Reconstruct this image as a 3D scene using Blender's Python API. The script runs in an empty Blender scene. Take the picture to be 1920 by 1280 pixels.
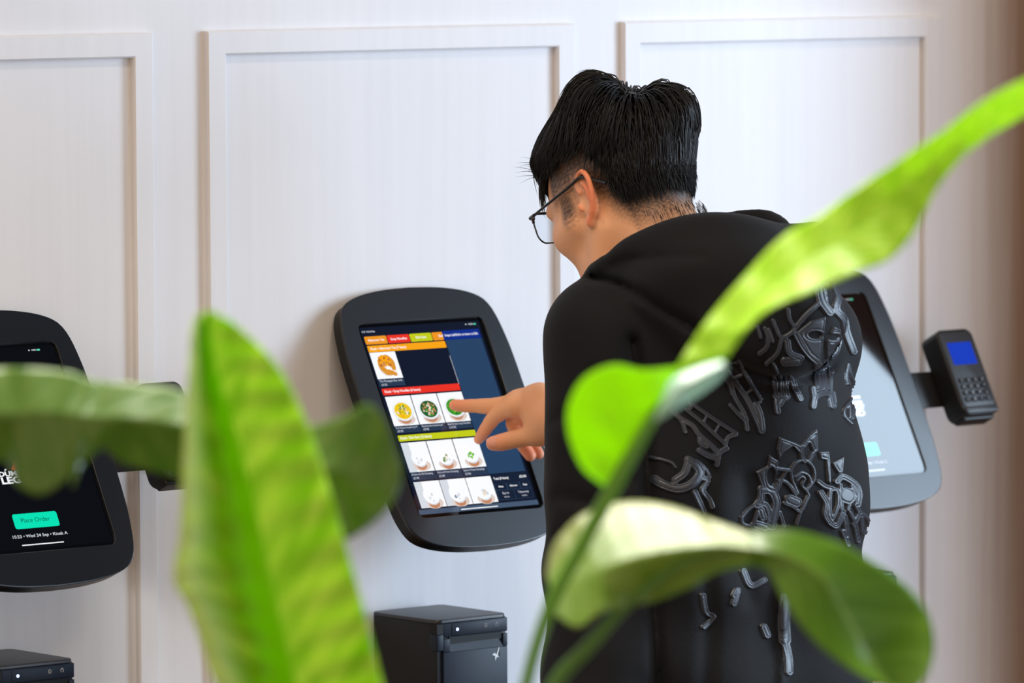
import bpy, bmesh, math, random
import numpy as np
from mathutils import Vector, Matrix
from mathutils.bvhtree import BVHTree

random.seed(7); np.random.seed(7)
SC = bpy.context.scene
COL = SC.collection
pi = math.pi

# ------------------------------------------------------------------ camera
F = 10964.9; YAW = 0.6994; PITCH = 0.0724; ROLL = -0.005
KZ = 1.30                                   # height of the kiosk screens' centre
CAM = np.array([-4.95896, -6.02173, 0.66482 + KZ])
_w = np.array([math.sin(YAW)*math.cos(PITCH), math.cos(YAW)*math.cos(PITCH), -math.sin(PITCH)])
_r = np.array([math.cos(YAW), -math.sin(YAW), 0.0]); _u = np.cross(_r, _w)
_c, _s = math.cos(ROLL), math.sin(ROLL)
CR = _c*_r + _s*_u; CU = -_s*_r + _c*_u; CW = _w
def P(px, py, d):
    """world point at depth d (metres from the camera) seen at a pixel of the 1920x1280 frame"""
    return CAM + d*(CW + (px-960)/F*CR - (py-640)/F*CU)
def pix(p):
    q = np.asarray(p, float)-CAM; z = q@CW
    return 960+F*(q@CR)/z, 640-F*(q@CU)/z, z

cam = bpy.data.cameras.new('camera'); cam.sensor_width = 36; cam.lens = F/1920*36
cam.clip_start = 0.1; cam.clip_end = 100
cam.dof.use_dof = True; cam.dof.focus_distance = 7.5; cam.dof.aperture_fstop = 5.1; cam.dof.aperture_blades = 0
co = bpy.data.objects.new('camera', cam); COL.objects.link(co)
co.matrix_world = Matrix(((CR[0], CU[0], -CW[0], CAM[0]), (CR[1], CU[1], -CW[1], CAM[1]), (CR[2], CU[2], -CW[2], CAM[2]), (0, 0, 0, 1)))
SC.camera = co

# ------------------------------------------------------------------ materials
def lin(c):
    f = lambda v: v/12.92 if v <= 0.04045 else ((v+0.055)/1.055)**2.4
    return tuple(f(v/255) for v in c)
def rgba(c): return (*lin(c), 1)
MATS = {}
def mat(name, c, rough=0.5, spec=0.5, metal=0.0, emit=None, es=1.0, coat=0.0, bump=None, sheen=0.0, var=0.0, vscale=30):
    m = bpy.data.materials.new(name); m.use_nodes = True
    nt = m.node_tree; b = nt.nodes['Principled BSDF']
    b.inputs['Base Color'].default_value = rgba(c)
    b.inputs['Roughness'].default_value = rough
    b.inputs['Specular IOR Level'].default_value = spec
    b.inputs['Metallic'].default_value = metal
    b.inputs['Coat Weight'].default_value = coat
    b.inputs['Coat Roughness'].default_value = 0.03
    if sheen:
        b.inputs['Sheen Weight'].default_value = sheen; b.inputs['Sheen Roughness'].default_value = 0.5
    if emit:
        b.inputs['Emission Color'].default_value = rgba(emit); b.inputs['Emission Strength'].default_value = es
    if var or bump:
        tc = nt.nodes.new('ShaderNodeTexCoord')
    if var:
        n = nt.nodes.new('ShaderNodeTexNoise'); n.inputs['Scale'].default_value = vscale; n.inputs['Detail'].default_value = 4
        nt.links.new(tc.outputs['Object'], n.inputs['Vector'])
        h = nt.nodes.new('ShaderNodeHueSaturation'); h.inputs['Color'].default_value = rgba(c)
        mr = nt.nodes.new('ShaderNodeMapRange'); mr.inputs[3].default_value = 1-var; mr.inputs[4].default_value = 1+var
        nt.links.new(n.outputs[0], mr.inputs[0]); nt.links.new(mr.outputs[0], h.inputs['Value'])
        nt.links.new(h.outputs[0], b.inputs['Base Color'])
    if bump:
        sc_, st_, di_ = bump
        n2 = nt.nodes.new('ShaderNodeTexNoise'); n2.inputs['Scale'].default_value = sc_; n2.inputs['Detail'].default_value = 3
        nt.links.new(tc.outputs['Object'], n2.inputs['Vector'])
        bp = nt.nodes.new('ShaderNodeBump'); bp.inputs['Strength'].default_value = st_; bp.inputs['Distance'].default_value = di_
        nt.links.new(n2.outputs[0], bp.inputs['Height']); nt.links.new(bp.outputs[0], b.inputs['Normal'])
    MATS[name] = m
    return m

def wall_mat(name, c, c2):
    m = bpy.data.materials.new(name); m.use_nodes = True; nt = m.node_tree; b = nt.nodes['Principled BSDF']
    b.inputs['Roughness'].default_value = 0.55; b.inputs['Specular IOR Level'].default_value = 0.3
    tc = nt.nodes.new('ShaderNodeTexCoord'); mp = nt.nodes.new('ShaderNodeMapping')
    mp.inputs['Scale'].default_value = (60, 60, 1.6)
    nt.links.new(tc.outputs['Object'], mp.inputs['Vector'])
    n = nt.nodes.new('ShaderNodeTexNoise'); n.inputs['Scale'].default_value = 1.0; n.inputs['Detail'].default_value = 5
    nt.links.new(mp.outputs[0], n.inputs['Vector'])
    n2 = nt.nodes.new('ShaderNodeTexNoise'); n2.inputs['Scale'].default_value = 3.0; n2.inputs['Detail'].default_value = 6
    nt.links.new(tc.outputs['Object'], n2.inputs['Vector'])
    a = nt.nodes.new('ShaderNodeMath'); a.operation = 'ADD'
    nt.links.new(n.outputs[0], a.inputs[0]); nt.links.new(n2.outputs[0], a.inputs[1])
    mr = nt.nodes.new('ShaderNodeMapRange'); mr.inputs[1].default_value = 0.7; mr.inputs[2].default_value = 1.3
    nt.links.new(a.outputs[0], mr.inputs[0])
    mx = nt.nodes.new('ShaderNodeMix'); mx.data_type = 'RGBA'
    mx.inputs[6].default_value = rgba(c); mx.inputs[7].default_value = rgba(c2)
    nt.links.new(mr.outputs[0], mx.inputs[0])
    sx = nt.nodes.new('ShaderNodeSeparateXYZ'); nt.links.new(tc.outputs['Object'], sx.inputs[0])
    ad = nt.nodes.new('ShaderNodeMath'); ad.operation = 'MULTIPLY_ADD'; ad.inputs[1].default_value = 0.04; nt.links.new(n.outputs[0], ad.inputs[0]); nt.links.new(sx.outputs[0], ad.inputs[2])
    shade_r = nt.nodes.new('ShaderNodeMapRange'); shade_r.inputs[1].default_value = 1.03; shade_r.inputs[2].default_value = 1.20; shade_r.interpolation_type = 'SMOOTHSTEP'; nt.links.new(ad.outputs[0], shade_r.inputs[0])
    mshade = nt.nodes.new('ShaderNodeMix'); mshade.data_type = 'RGBA'; nt.links.new(shade_r.outputs[0], mshade.inputs[0]); nt.links.new(mx.outputs[2], mshade.inputs[6]); mshade.inputs[7].default_value = rgba((116, 84, 56))  # shade of the right corner painted into the wall colour as brown
    nt.links.new(mshade.outputs[2], b.inputs['Base Color'])
    bp = nt.nodes.new('ShaderNodeBump'); bp.inputs['Strength'].default_value = 0.06; bp.inputs['Distance'].default_value = 0.0010
    nt.links.new(n.outputs[0], bp.inputs['Height']); nt.links.new(bp.outputs[0], b.inputs['Normal'])
    MATS[name] = m
    return m

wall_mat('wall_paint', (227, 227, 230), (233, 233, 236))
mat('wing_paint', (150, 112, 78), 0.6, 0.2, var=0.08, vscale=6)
mat('floor_tile', (120, 100, 84), 0.35, 0.4, var=0.15, vscale=3)
mat('enclosure', (18, 22, 29), 0.29, 0.6, bump=(900, 0.12, 0.0003))
mat('enclosure_side', (10, 10, 11), 0.35, 0.35, bump=(700, 0.08, 0.0003))
mat('bracket', (24, 25, 27), 0.45, 0.5)
mat('glass_black', (3, 3, 4), 0.04, 0.5)
mat('plastic_black', (20, 21, 23), 0.42, 0.45, bump=(1200, 0.1, 0.0003))
mat('plastic_grey', (44, 46, 50), 0.4, 0.5)
mat('printer_body', (13, 13, 15), 0.45, 0.35, bump=(1500, 0.15, 0.0003))
mat('printer_top', (30, 30, 34), 0.38, 0.6, bump=(1500, 0.15, 0.0003))
mat('printer_front', (15, 26, 43), 0.42, 0.28, bump=(1500, 0.18, 0.0003))  # blue tint of reflected light put into the base colour
mat('printer_dark', (4, 4, 5), 0.5, 0.3)
mat('white_mark', (225, 230, 235), 0.5)
mat('grey_mark', (160, 165, 172), 0.5)
mat('led', (200, 220, 255), 0.3, emit=(150, 185, 255), es=6)
mat('rubber', (14, 14, 15), 0.6, 0.3)
mat('lens', (240, 245, 250), 0.0, 0.5)
MATS['lens'].node_tree.nodes['Principled BSDF'].inputs['Transmission Weight'].default_value = 1
MATS['lens'].node_tree.nodes['Principled BSDF'].inputs['IOR'].default_value = 1.05
mat('frame_black', (12, 12, 13), 0.25, 0.6)
mat('hoodie', (9, 10, 14), 0.8, 0.22, sheen=0.03, bump=(420, 0.35, 0.001), var=0.12, vscale=40)
mat('patch', (36, 41, 50), 0.38, 0.5, bump=(900, 0.15, 0.0005))
mat('trousers', (22, 23, 26), 0.8, 0.2, bump=(500, 0.3, 0.001))
mat('shoe', (30, 30, 32), 0.5, 0.4)
mat('hair', (9, 7, 7), 0.46, 0.32)
mat('shelf_wood', (110, 82, 58), 0.5, 0.4, var=0.15, vscale=8)
mat('pot', (70, 66, 62), 0.6, 0.3, var=0.1, vscale=10)
mat('soil', (40, 30, 22), 0.9, 0.1, var=0.3, vscale=60)
def screen_mat(name, c, es=1.0):
    m = mat(name, (4, 4, 5), 0.05, 0.5, emit=c, es=es); return m

# ------------------------------------------------------------------ object helpers
def link(o, parent=None):
    COL.objects.link(o)
    if parent is not None: o.parent = parent
    return o
def tag(o, label=None, cat=None, group=None, kind=None):
    if label: o['label'] = label
    if cat: o['category'] = cat
    if group: o['group'] = group
    if kind: o['kind'] = kind
    return o
def empty(name, loc, label, cat, group=None, rot=(0, 0, 0)):
    o = bpy.data.objects.new(name, None); o.location = loc; o.rotation_euler = rot; o.empty_display_size = 0.1
    link(o); tag(o, label, cat, group)
    return o
def mesh(name, verts, faces, mats, parent=None, smooth=False, idx=None):
    me = bpy.data.meshes.new(name)
    me.from_pydata([tuple(map(float, v)) for v in verts], [], [tuple(int(i) for i in f) for f in faces])
    if isinstance(mats, str): mats = [mats]
    for m in mats: me.materials.append(MATS[m])
    if idx is not None: me.polygons.foreach_set('material_index', np.asarray(idx, dtype=np.int32))
    if smooth: me.polygons.foreach_set('use_smooth', np.ones(len(me.polygons), dtype=bool))
    me.update()
    o = bpy.data.objects.new(name, me)
    return link(o, parent)
def sharp(o, ang=35):
    """smooth shading with edges sharper than ang kept crisp"""
    me = o.data
    me.polygons.foreach_set('use_smooth', np.ones(len(me.polygons), dtype=bool))
    bm = bmesh.new(); bm.from_mesh(me)
    for e in bm.edges:
        e.smooth = not (len(e.link_faces) == 2 and e.calc_face_angle(0) > math.radians(ang))
    bm.to_mesh(me); bm.free()
    return o
class MB:
    """collects shapes of ONE part"""
    def __init__(s): s.v = []; s.f = []; s.m = []
    def add(s, v, f, m=0):
        o = len(s.v); s.v += [tuple(map(float, a)) for a in v]; s.f += [tuple(int(i)+o for i in g) for g in f]; s.m += [m]*len(f)
    def box(s, a, b, m=0, bev=0.0):
        bm = bmesh.new(); bmesh.ops.create_cube(bm, size=1)
        c = [(a[i]+b[i])/2 for i in range(3)]; d = [b[i]-a[i] for i in range(3)]
        for v in bm.verts: v.co = Vector([c[i]+v.co[i]*d[i] for i in range(3)])
        if bev > 0: bmesh.ops.bevel(bm, geom=bm.edges[:], offset=bev, segments=3, affect='EDGES', profile=0.5)
        s.bm(bm, m)
    def bm(s, bm, m=0):
        bm.verts.index_update()
        s.add([v.co[:] for v in bm.verts], [[v.index for v in f.verts] for f in bm.faces], m); bm.free()
    def prism(s, poly, z0, z1, m=0, bev=0.0, bseg=3):
        """polygon in local xy, extruded along z, with rounded front (z1) edge"""
        n = len(poly); rings = [(z0, 0.0)]
        if bev > 0:
            for k in range(bseg+1):
                a = pi/2*k/bseg; rings.append((z1-bev+bev*math.sin(a), bev*(1-math.cos(a))))
        else: rings.append((z1, 0.0))
        p = np.array(poly); t = np.roll(p, -1, 0)-np.roll(p, 1, 0)
        nn = np.stack([t[:, 1], -t[:, 0]], 1); nn /= np.linalg.norm(nn, axis=1)[:, None]
        V = []; Fc = []
        for z, o in rings:
            q = p-nn*o; V += [(a[0], a[1], z) for a in q]
        for k in range(len(rings)-1):
            for i in range(n):
                j = (i+1) % n; Fc.append((k*n+i, k*n+j, (k+1)*n+j, (k+1)*n+i))
        Fc.append(tuple(range((len(rings)-1)*n, len(rings)*n))); Fc.append(tuple(range(n-1, -1, -1)))
        s.add(V, Fc, m)
    def tube(s, pts, rad, seg=10, m=0, cap=True):
        pts = [np.asarray(p, float) for p in pts]; n = len(pts)
        rad = rad if hasattr(rad, '__len__') else [rad]*n
        V = []; Fc = []; ref = np.array([0.13, 0.21, 0.97])
        for i, p in enumerate(pts):
            t = pts[min(i+1, n-1)]-pts[max(i-1, 0)]; t /= np.linalg.norm(t)+1e-12
            a = np.cross(t, ref); 
            if np.linalg.norm(a) < 1e-3: a = np.cross(t, [1, 0, 0])
            a /= np.linalg.norm(a); b = np.cross(t, a); ref = np.cross(a, t)
            for k in range(seg):
                th = 2*pi*k/seg; V.append(p+rad[i]*(math.cos(th)*a+math.sin(th)*b))
        for i in range(n-1):
            for k in range(seg):
                l = (k+1) % seg; Fc.append((i*seg+k, i*seg+l, (i+1)*seg+l, (i+1)*seg+k))
        if cap: Fc.append(tuple(range(seg-1, -1, -1))); Fc.append(tuple(range((n-1)*seg, n*seg)))
        s.add(V, Fc, m)
    def build(s, name, mats, parent=None, sh=35):
        o = mesh(name, s.v, s.f, mats, parent, idx=s.m)
        return sharp(o, sh) if sh else o
def rrect(x0, x1, y0, y1, r, n=6):
    out = []
    for cx, cy, a0 in ((x1-r, y1-r, 0), (x0+r, y1-r, pi/2), (x0+r, y0+r, pi), (x1-r, y0+r, 1.5*pi)):
        for k in range(n+1):
            a = a0+pi/2*k/n; out.append((cx+r*math.cos(a), cy+r*math.sin(a)))
    return out
def catmull(pts, n):
    pts = np.asarray(pts, float); m = len(pts)
    t = np.linspace(0, m-1, n); i = np.clip(t.astype(int), 0, m-2); f = (t-i)[:, None]
    g = lambda k: pts[np.clip(k, 0, m-1)]
    p0 = np.where((i > 0)[:, None], g(i-1), 2*g(i)-g(i+1)); p3 = np.where((i+2 < m)[:, None], g(i+2), 2*g(i+1)-g(i))
    p1, p2 = g(i), g(i+1)
    return 0.5*(2*p1+(p2-p0)*f+(2*p0-5*p1+4*p2-p3)*f*f+(3*p1-p0-3*p2+p3)*f**3)

def text_geo(s, size, bold=0.0, spacing=1.0, align='LEFT'):
    cu = bpy.data.curves.new('t', 'FONT'); cu.body = s; cu.size = size; cu.resolution_u = 3; cu.offset = bold
    cu.space_character = spacing; cu.align_x = align; cu.align_y = 'CENTER'
    o = bpy.data.objects.new('t', cu); COL.objects.link(o)
    dg = bpy.context.evaluated_depsgraph_get(); me = o.evaluated_get(dg).to_mesh()
    v = [tuple(a.co) for a in me.vertices]; f = [tuple(p.vertices) for p in me.polygons]
    o.evaluated_get(dg).to_mesh_clear()
    bpy.data.objects.remove(o); bpy.data.curves.remove(cu)
    return np.array(v).reshape(-1, 3), f

# ------------------------------------------------------------------ the room
WY = 0.098
def plane_wall(name, pts_xy, z0, z1, m, smooth=False):
    V = []; Fc = []
    for x, y in pts_xy: V += [(x, y, z0), (x, y, z1)]
    for i in range(len(pts_xy)-1): Fc.append((2*i, 2*i+2, 2*i+3, 2*i+1))
    o = mesh(name, V, Fc, m, smooth=smooth); tag(o, kind='structure'); return o
RC = 0.22; X0C = 1.03                           # cove where the panelled wall turns into the side wall
cove = [(-6.5, WY), (-3, WY), (X0C, WY)] + [(X0C+RC*math.sin(a), WY-RC+RC*math.cos(a)) for a in np.linspace(0.08, pi/2, 14)]
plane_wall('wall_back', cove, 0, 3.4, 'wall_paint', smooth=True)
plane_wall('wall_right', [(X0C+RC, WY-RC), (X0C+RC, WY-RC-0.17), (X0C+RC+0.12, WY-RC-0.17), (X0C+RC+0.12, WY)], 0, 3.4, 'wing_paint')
fl = mesh('floor', [(-6.5, -8, 0), (6, -8, 0), (6, WY, 0), (-6.5, WY, 0)], [(0, 1, 2, 3)], 'floor_tile'); tag(fl, kind='structure')
def trim(n, xa, xb, zt, zb=0.22, wd=0.031, dp=0.0095):
    prof = [(0, 0), (0, dp-0.002), (0.002, dp), (wd-0.002, dp), (wd, dp-0.002), (wd, 0)]   # (inset from the outer edge, height off the wall)
    cs = [(xa, zt, 1, -1), (xb, zt, -1, -1), (xb, zb, -1, 1), (xa, zb, 1, 1)]
    V = []; Fc = []; k = len(prof)
    for x, z, sx, sz in cs:
        for a, h in prof: V.append((x+sx*a, WY-h, z+sz*a))
    for i in range(4):
        j = (i+1) % 4
        for q in range(k-1): Fc.append((i*k+q, i*k+q+1, j*k+q+1, j*k+q))
    o = mesh(f'trim_{n}', V, Fc, 'wall_paint'); tag(o, kind='structure'); sharp(o, 30)
trim(1, -1.050, -0.424, KZ+0.517)
trim(2, -0.336, 0.298, KZ+0.518)
trim(3, 0.388, 0.999, KZ+0.519)

# ------------------------------------------------------------------ kiosks
TAU = 0.4799; PITCHX = 0.7145
half = [(0.1425, 0.0), (0.1425, 0.05), (0.1412, 0.092), (0.1385, 0.118), (0.1348, 0.140), (0.1290, 0.157), (0.1195, 0.1690), (0.103, 0.1775), (0.078, 0.184), (0.042, 0.1885), (0.0, 0.190)]
quarter = catmull(half, 40)
outline = [(x, y) for x, y in quarter] + [(-x, y) for x, y in quarter[::-1][1:]] + [(-x, -y) for x, y in quarter[1:]] + [(x, -y) for x, y in quarter[::-1][1:-1]]
def radial(poly, n=160):
    p = np.array(poly); a = np.arctan2(p[:, 1], p[:, 0]); o = np.argsort(a); p = p[o]; a = a[o]
    # dense resample for an accurate radius by angle
    d = []
    for i in range(len(p)):
        j = (i+1) % len(p)
        for t in np.linspace(0, 1, 30, endpoint=False): d.append(p[i]*(1-t)+p[j]*t)
    d = np.array(d); ad = np.arctan2(d[:, 1], d[:, 0]); rd = np.hypot(d[:, 0], d[:, 1]); o = np.argsort(ad); ad = ad[o]; rd = rd[o]
    th = np.linspace(-pi, pi, n, endpoint=False)
    r = np.interp(th, np.concatenate([ad-2*pi, ad, ad+2*pi]), np.concatenate([rd, rd, rd]))
    return np.stack([r*np.cos(th), r*np.sin(th)], 1)

for nm, c, es in (('ui_white', (250, 252, 255), 1.0), ('ui_text', (235, 240, 250), 0.9), ('ui_dim', (120, 140, 165), 0.8), ('ui_bg', (14, 22, 42), 1.0), ('ui_panel', (38, 66, 100), 1.0),
                  ('ui_cap', (38, 56, 80), 1.0), ('ui_box', (18, 30, 52), 1.0), ('ui_blue', (8, 44, 140), 1.0), ('ui_orange', (250, 165, 15), 1.0), ('ui_orange_deep', (238, 150, 30), 1.0), ('ui_red', (235, 50, 35), 1.0),
                  ('ui_lime', (196, 205, 20), 1.0), ('ui_strip', (70, 88, 112), 1.0), ('ui_teal', (0, 225, 180), 1.0), ('ui_teal_text', (6, 70, 60), 1.0),
                  ('ui_grey', (214, 220, 228), 1.0), ('ui_cream', (240, 225, 205), 1.0), ('ui_kraft', (196, 132, 96), 1.0), ('ui_green', (52, 150, 40), 1.0), ('ui_dgreen', (30, 92, 40), 1.0), ('ui_yellow', (238, 200, 30), 1.0),
                  ('ui_meat', (200, 140, 100), 1.0), ('ui_bun', (222, 148, 48), 1.0), ('ui_crust', (150, 70, 22), 1.0), ('ui_leafy', (130, 205, 50), 1.0), ('ui_olive', (140, 150, 100), 1.0), ('ui_shadow', (222, 205, 196), 1.0),
                  ('ui_black', (3, 4, 8), 1.0), ('ui_flame', (225, 70, 45), 1.0), ('ui_battery', (90, 220, 180), 1.0)):
    screen_mat(nm, c, es)
UI = [k for k in MATS if k.startswith('ui_')]
UIX = {k: i for i, k in enumerate(UI)}
class Screen(MB):
    L = 0.00004
    def rect(s, x0, x1, y0, y1, m, layer=1, r=0.0):
        if r: p = rrect(x0/1000, x1/1000, y0/1000, y1/1000, r/1000, 4)
        else: p = [(x1/1000, y1/1000), (x0/1000, y1/1000), (x0/1000, y0/1000), (x1/1000, y0/1000)]
        s.add([(a, b, layer*s.L) for a, b in p], [tuple(range(len(p)))], UIX[m])
    def ell(s, cx, cy, rx, ry, m, layer, n=22, rot=0, wob=0.0, seed=0):
        rr = random.Random(seed); p = []
        for k in range(n):
            a = 2*pi*k/n; q = 1+wob*rr.uniform(-1, 1); x = rx*q*math.cos(a); y = ry*q*math.sin(a)
            p.append(((cx+x*math.cos(rot)-y*math.sin(rot))/1000, (cy+x*math.sin(rot)+y*math.cos(rot))/1000, layer*s.L))
        s.add(p, [tuple(range(n))], UIX[m])
    def text(s, t, x, y, size, m, layer=6, bold=0.0, align='LEFT', fit=None):
        v, f = text_geo(t, size, bold*size, 1.0, align)
        if fit:
            w = v[:, 0].max()-v[:, 0].min(); c = v[:, 0].min() if align == 'LEFT' else (v[:, 0].max()+v[:, 0].min())/2
            v[:, 0] = c+(v[:, 0]-c)*fit/w
        s.add([((x+a[0])/1000, (y+a[1])/1000, layer*s.L) for a in v], f, UIX[m])

def tub(S, x0, x1, y0, y1, kind, sd):
    """one dish photo: pale ground, kraft tub with white rim, its filling"""
    S.rect(x0, x1, y0, y1, 'ui_white', 2)
    w = x1-x0; h = y1-y0; cx = x0+w*0.53; cy = y0+h*0.48; R = w*0.37
    rr = random.Random(sd)
    S.rect(x0, x0+w*0.30, y0, y1, 'ui_grey', 3) if kind in ('plain', 'plain2') else None
    S.ell(cx+1.5, cy-R*0.75, R*0.95, R*0.5, 'ui_shadow', 3)
    if kind in ('noodle_y', 'noodle_m', 'noodle_g'):
        S.ell(cx, cy-R*0.52, R*0.72, R*0.62, 'ui_kraft', 4)
        S.ell(cx, cy, R*1.08, R*0.92, 'ui_grey', 5); S.ell(cx, cy+0.6, R*1.02, R*0.86, 'ui_white', 6); S.ell(cx, cy+0.5, R*0.9, R*0.76, {'noodle_y': 'ui_yellow', 'noodle_m': 'ui_dgreen', 'noodle_g': 'ui_green'}[kind], 7)
        cols = {'noodle_y': ['ui_yellow', 'ui_orange', 'ui_yellow', 'ui_cream', 'ui_yellow', 'ui_olive', 'ui_green'], 'noodle_m': ['ui_meat', 'ui_meat', 'ui_green', 'ui_cream', 'ui_dgreen'], 'noodle_g': ['ui_green', 'ui_leafy', 'ui_green', 'ui_dgreen', 'ui_meat']}[kind]
        for k in range(44):
            a = rr.uniform(0, 2*pi); q = R*0.70*math.sqrt(rr.random())
            S.ell(cx+q*math.cos(a), cy+0.5+q*0.8*math.sin(a), rr.uniform(1.2, 3.2), rr.uniform(0.7, 1.8), rr.choice(cols), 8+k*0.2, 8, rr.uniform(0, pi), 0.2, k)
    else:
        r2 = R*(0.86 if kind != 'plain' else 0.8); cy = cy-h*0.06
        S.ell(cx+1.2, cy-r2*0.75, r2*0.66, r2*0.5, 'ui_kraft', 4)
        S.ell(cx+0.8, cy-r2*0.2, r2*0.86, r2*0.72, 'ui_grey', 5); S.ell(cx, cy+r2*0.12, r2*0.98, r2*0.9, 'ui_white', 6)
        cols = {'plain': ['ui_grey', 'ui_white', 'ui_grey'], 'plain2': ['ui_grey', 'ui_white', 'ui_dim', 'ui_white'], 'olive': ['ui_olive', 'ui_cream', 'ui_green', 'ui_grey'], 'leafy': ['ui_leafy', 'ui_leafy', 'ui_green'], 'beige': ['ui_shadow', 'ui_grey', 'ui_cream']}[kind]
        for k in range(12):
            a = rr.uniform(0, 2*pi); q = r2*0.42*math.sqrt(rr.random())
            S.ell(cx+0.8+q*math.cos(a), cy-r2*0.15+q*0.9*math.sin(a), rr.uniform(1.0, 2.8), rr.uniform(0.9, 2.6), rr.choice(cols), 7+k*0.2, 9, rr.uniform(0, pi), 0.25, k)

def menu_screen():
    S = Screen()
    S.rect(-104.5, 101.5, -136, 136, 'ui_bg', 1)
    S.text('15:23  Wed 24 Sep', -103.5, 129.6, 3.6, 'ui_text', bold=0.012, fit=22)
    S.text('100%', 82, 131.4, 3.4, 'ui_text', bold=0.012, fit=8); S.ell(78, 131.4, 1.2, 0.9, 'ui_text', 6, 8)
    S.rect(91.5, 95.5, 130.3, 132.5, 'ui_battery', 6, 0.6)
    for x0, x1, m, t in ((-102, -64.5, 'ui_orange_deep', 'Afternoon Tea'), (-63.4, -25.4, 'ui_red', 'Soup Noodles'), (-24.4, 13.0, 'ui_lime', 'Dim Sum'), (14.0, 32.4, 'ui_orange_deep', 'Sid')):
        S.rect(x0, x1, 111, 122.8, m, 2, 1.6)
        if t == 'Sid': S.text('Sid', 24.5, 116.9, 5.2, 'ui_white', bold=0.02, fit=7.5)
        else: S.text(t, (x0+x1)/2, 116.9, 5.0, 'ui_white', bold=0.02, align='CENTER', fit=28 if t != 'Dim Sum' else 18)
    S.rect(33, 97.5, 110.6, 124, 'ui_blue', 2)
    S.text('Swipe Left/Right on Items to Edit', 35.5, 117.2, 4.8, 'ui_white', bold=0.02, fit=58)
    S.rect(34, 97.5, -86.5, 110.4, 'ui_panel', 2)
    S.rect(-102, 32.5, 49, 110, 'ui_bg', 2)
    S.rect(-101.8, 32.6, 99.6, 109.3, 'ui_orange', 3, 1.2); S.text('Kiosk • Afternoon Tea (7 Items)', -97.5, 104.4, 5.2, 'ui_white', bold=0.02, fit=61)
    S.rect(-101.5, -58, 60.5, 99.2, 'ui_white', 3)
    S.ell(-79, 79, 14.5, 15, 'ui_shadow', 4); S.ell(-78.5, 80.5, 14.2, 15.2, 'ui_bun', 5, 26, 0.3, 0.05, 3); S.ell(-80, 86.5, 11, 7.5, 'ui_orange', 6, 20, -0.2, 0.06, 4)
    S.ell(-74.5, 73.0, 11.0, 4.0, 'ui_cream', 7, 18, -0.62, 0.06, 5); S.ell(-75.5, 74.0, 8.5, 2.8, 'ui_white', 8, 18, -0.62, 0.06, 6)
    S.ell(-74.0, 68.8, 9.0, 3.4, 'ui_bun', 9, 20, -0.45, 0.05, 7); S.ell(-68.6, 79.5, 3.6, 8.0, 'ui_bun', 9.2, 18, -0.25, 0.06, 8)
    for k in range(34): S.ell(-80+random.uniform(-9.5, 8), 85+random.uniform(-6.5, 7), random.uniform(0.8, 2.4), random.uniform(0.6, 1.5), ('ui_kraft', 'ui_orange', 'ui_crust', 'ui_bun')[k % 4], 10+k*.1, 8, random.uniform(0, 3), 0.25, k)
    S.rect(-101.5, -57.7, 49.4, 60.5, 'ui_cap', 3); S.text('The Pineapple Bun with', -100, 57.2, 4.6, 'ui_text', bold=0.0, fit=39); S.text('£3.50', -98.5, 51.9, 4.6, 'ui_text', fit=9.5)
    S.rect(32.5, 33.1, 45.5, 87.8, 'ui_text', 5)
    S.rect(-100.8, 32.6, 36.8, 46.6, 'ui_red', 3, 1.2); S.text('Kiosk • Soup Noodles (6 Items)', -97, 41.8, 5.2, 'ui_white', bold=0.02, fit=61)
    xs = ((-99.4, -56.6), (-55.2, -11.6), (-10.2, 32.7))
    for (x0, x1), k, t, p in zip(xs, ('noodle_y', 'noodle_m', 'noodle_g'), ('Pork Wonton Noodle Soup N', 'Minced Pork Rice Noodle Soup N', 'Beef Brisket Soup Noodles'), ('£9.90', '£9.90', '£10.90')):
        tub(S, x0, x1, -8.2, 34.6, k, int(x0)); S.rect(x0, x1, -18.4, -8.2, 'ui_cap', 2)
        S.text(t, x0+1.5, -11.2, 3.8, 'ui_text', fit=39 if 'Beef' in t else 36); S.text(p, x0+2.5, -15.9, 4.4, 'ui_text', fit=9.5 if len(p) < 6 else 11)
    S.rect(-99.5, 34, -30.4, -21.6, 'ui_lime', 3, 1.2); S.text('Kiosk • Dim Sum (12 Items)', -96, -26.0, 5.2, 'ui_white', bold=0.02, fit=53)
    for (x0, x1), k, t, p in zip(xs, ('plain', 'olive', 'leafy'), ('Chicken Siu Mai Dumpling', 'Pork and Prawn Dumplings', 'Spinach & Prawn Dumplings'), ('£5.90', '£5.90', '£5.90')):
        tub(S, x0+1, x1+1, -75.2, -32.6, k, int(x0)+50); S.rect(x0+1, x1+1, -87.2, -75.2, 'ui_cap', 2)
        S.text(t, x0+2.5, -78.6, 4.0, 'ui_text', fit=36); S.text(p, x0+3.5, -84.0, 4.4, 'ui_text', fit=9.5)
    for (x0, x1), k in zip(xs, ('plain2', 'plain2', 'beige')): tub(S, x0+1.4, x1+1.8, -127, -89.3, k, int(x0)+90)
    S.rect(36.5, 97.5, -100.2, -87.9, 'ui_box', 3, 1.0); S.text('Total (0 Items)', 38.5, -94.2, 4.8, 'ui_white', bold=0.02, fit=26); S.text('£0.00', 83.5, -94.0, 4.8, 'ui_white', bold=0.02, fit=12)
    S.rect(36, 98, -125.6, -101, 'ui_cap', 3, 1.0)
    for x0, x1, t in ((37, 56.5, 'Note'), (58.5, 79, 'Allergen'), (81, 97.3, 'Clear')):
        S.rect(x0, x1, -110.4, -101.4, 'ui_box', 4, 1.0); S.text(t, (x0+x1)/2, -105.9, 4.0, 'ui_white', bold=0.02, align='CENTER', fit=8 if t != 'Allergen' else 13)
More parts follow.
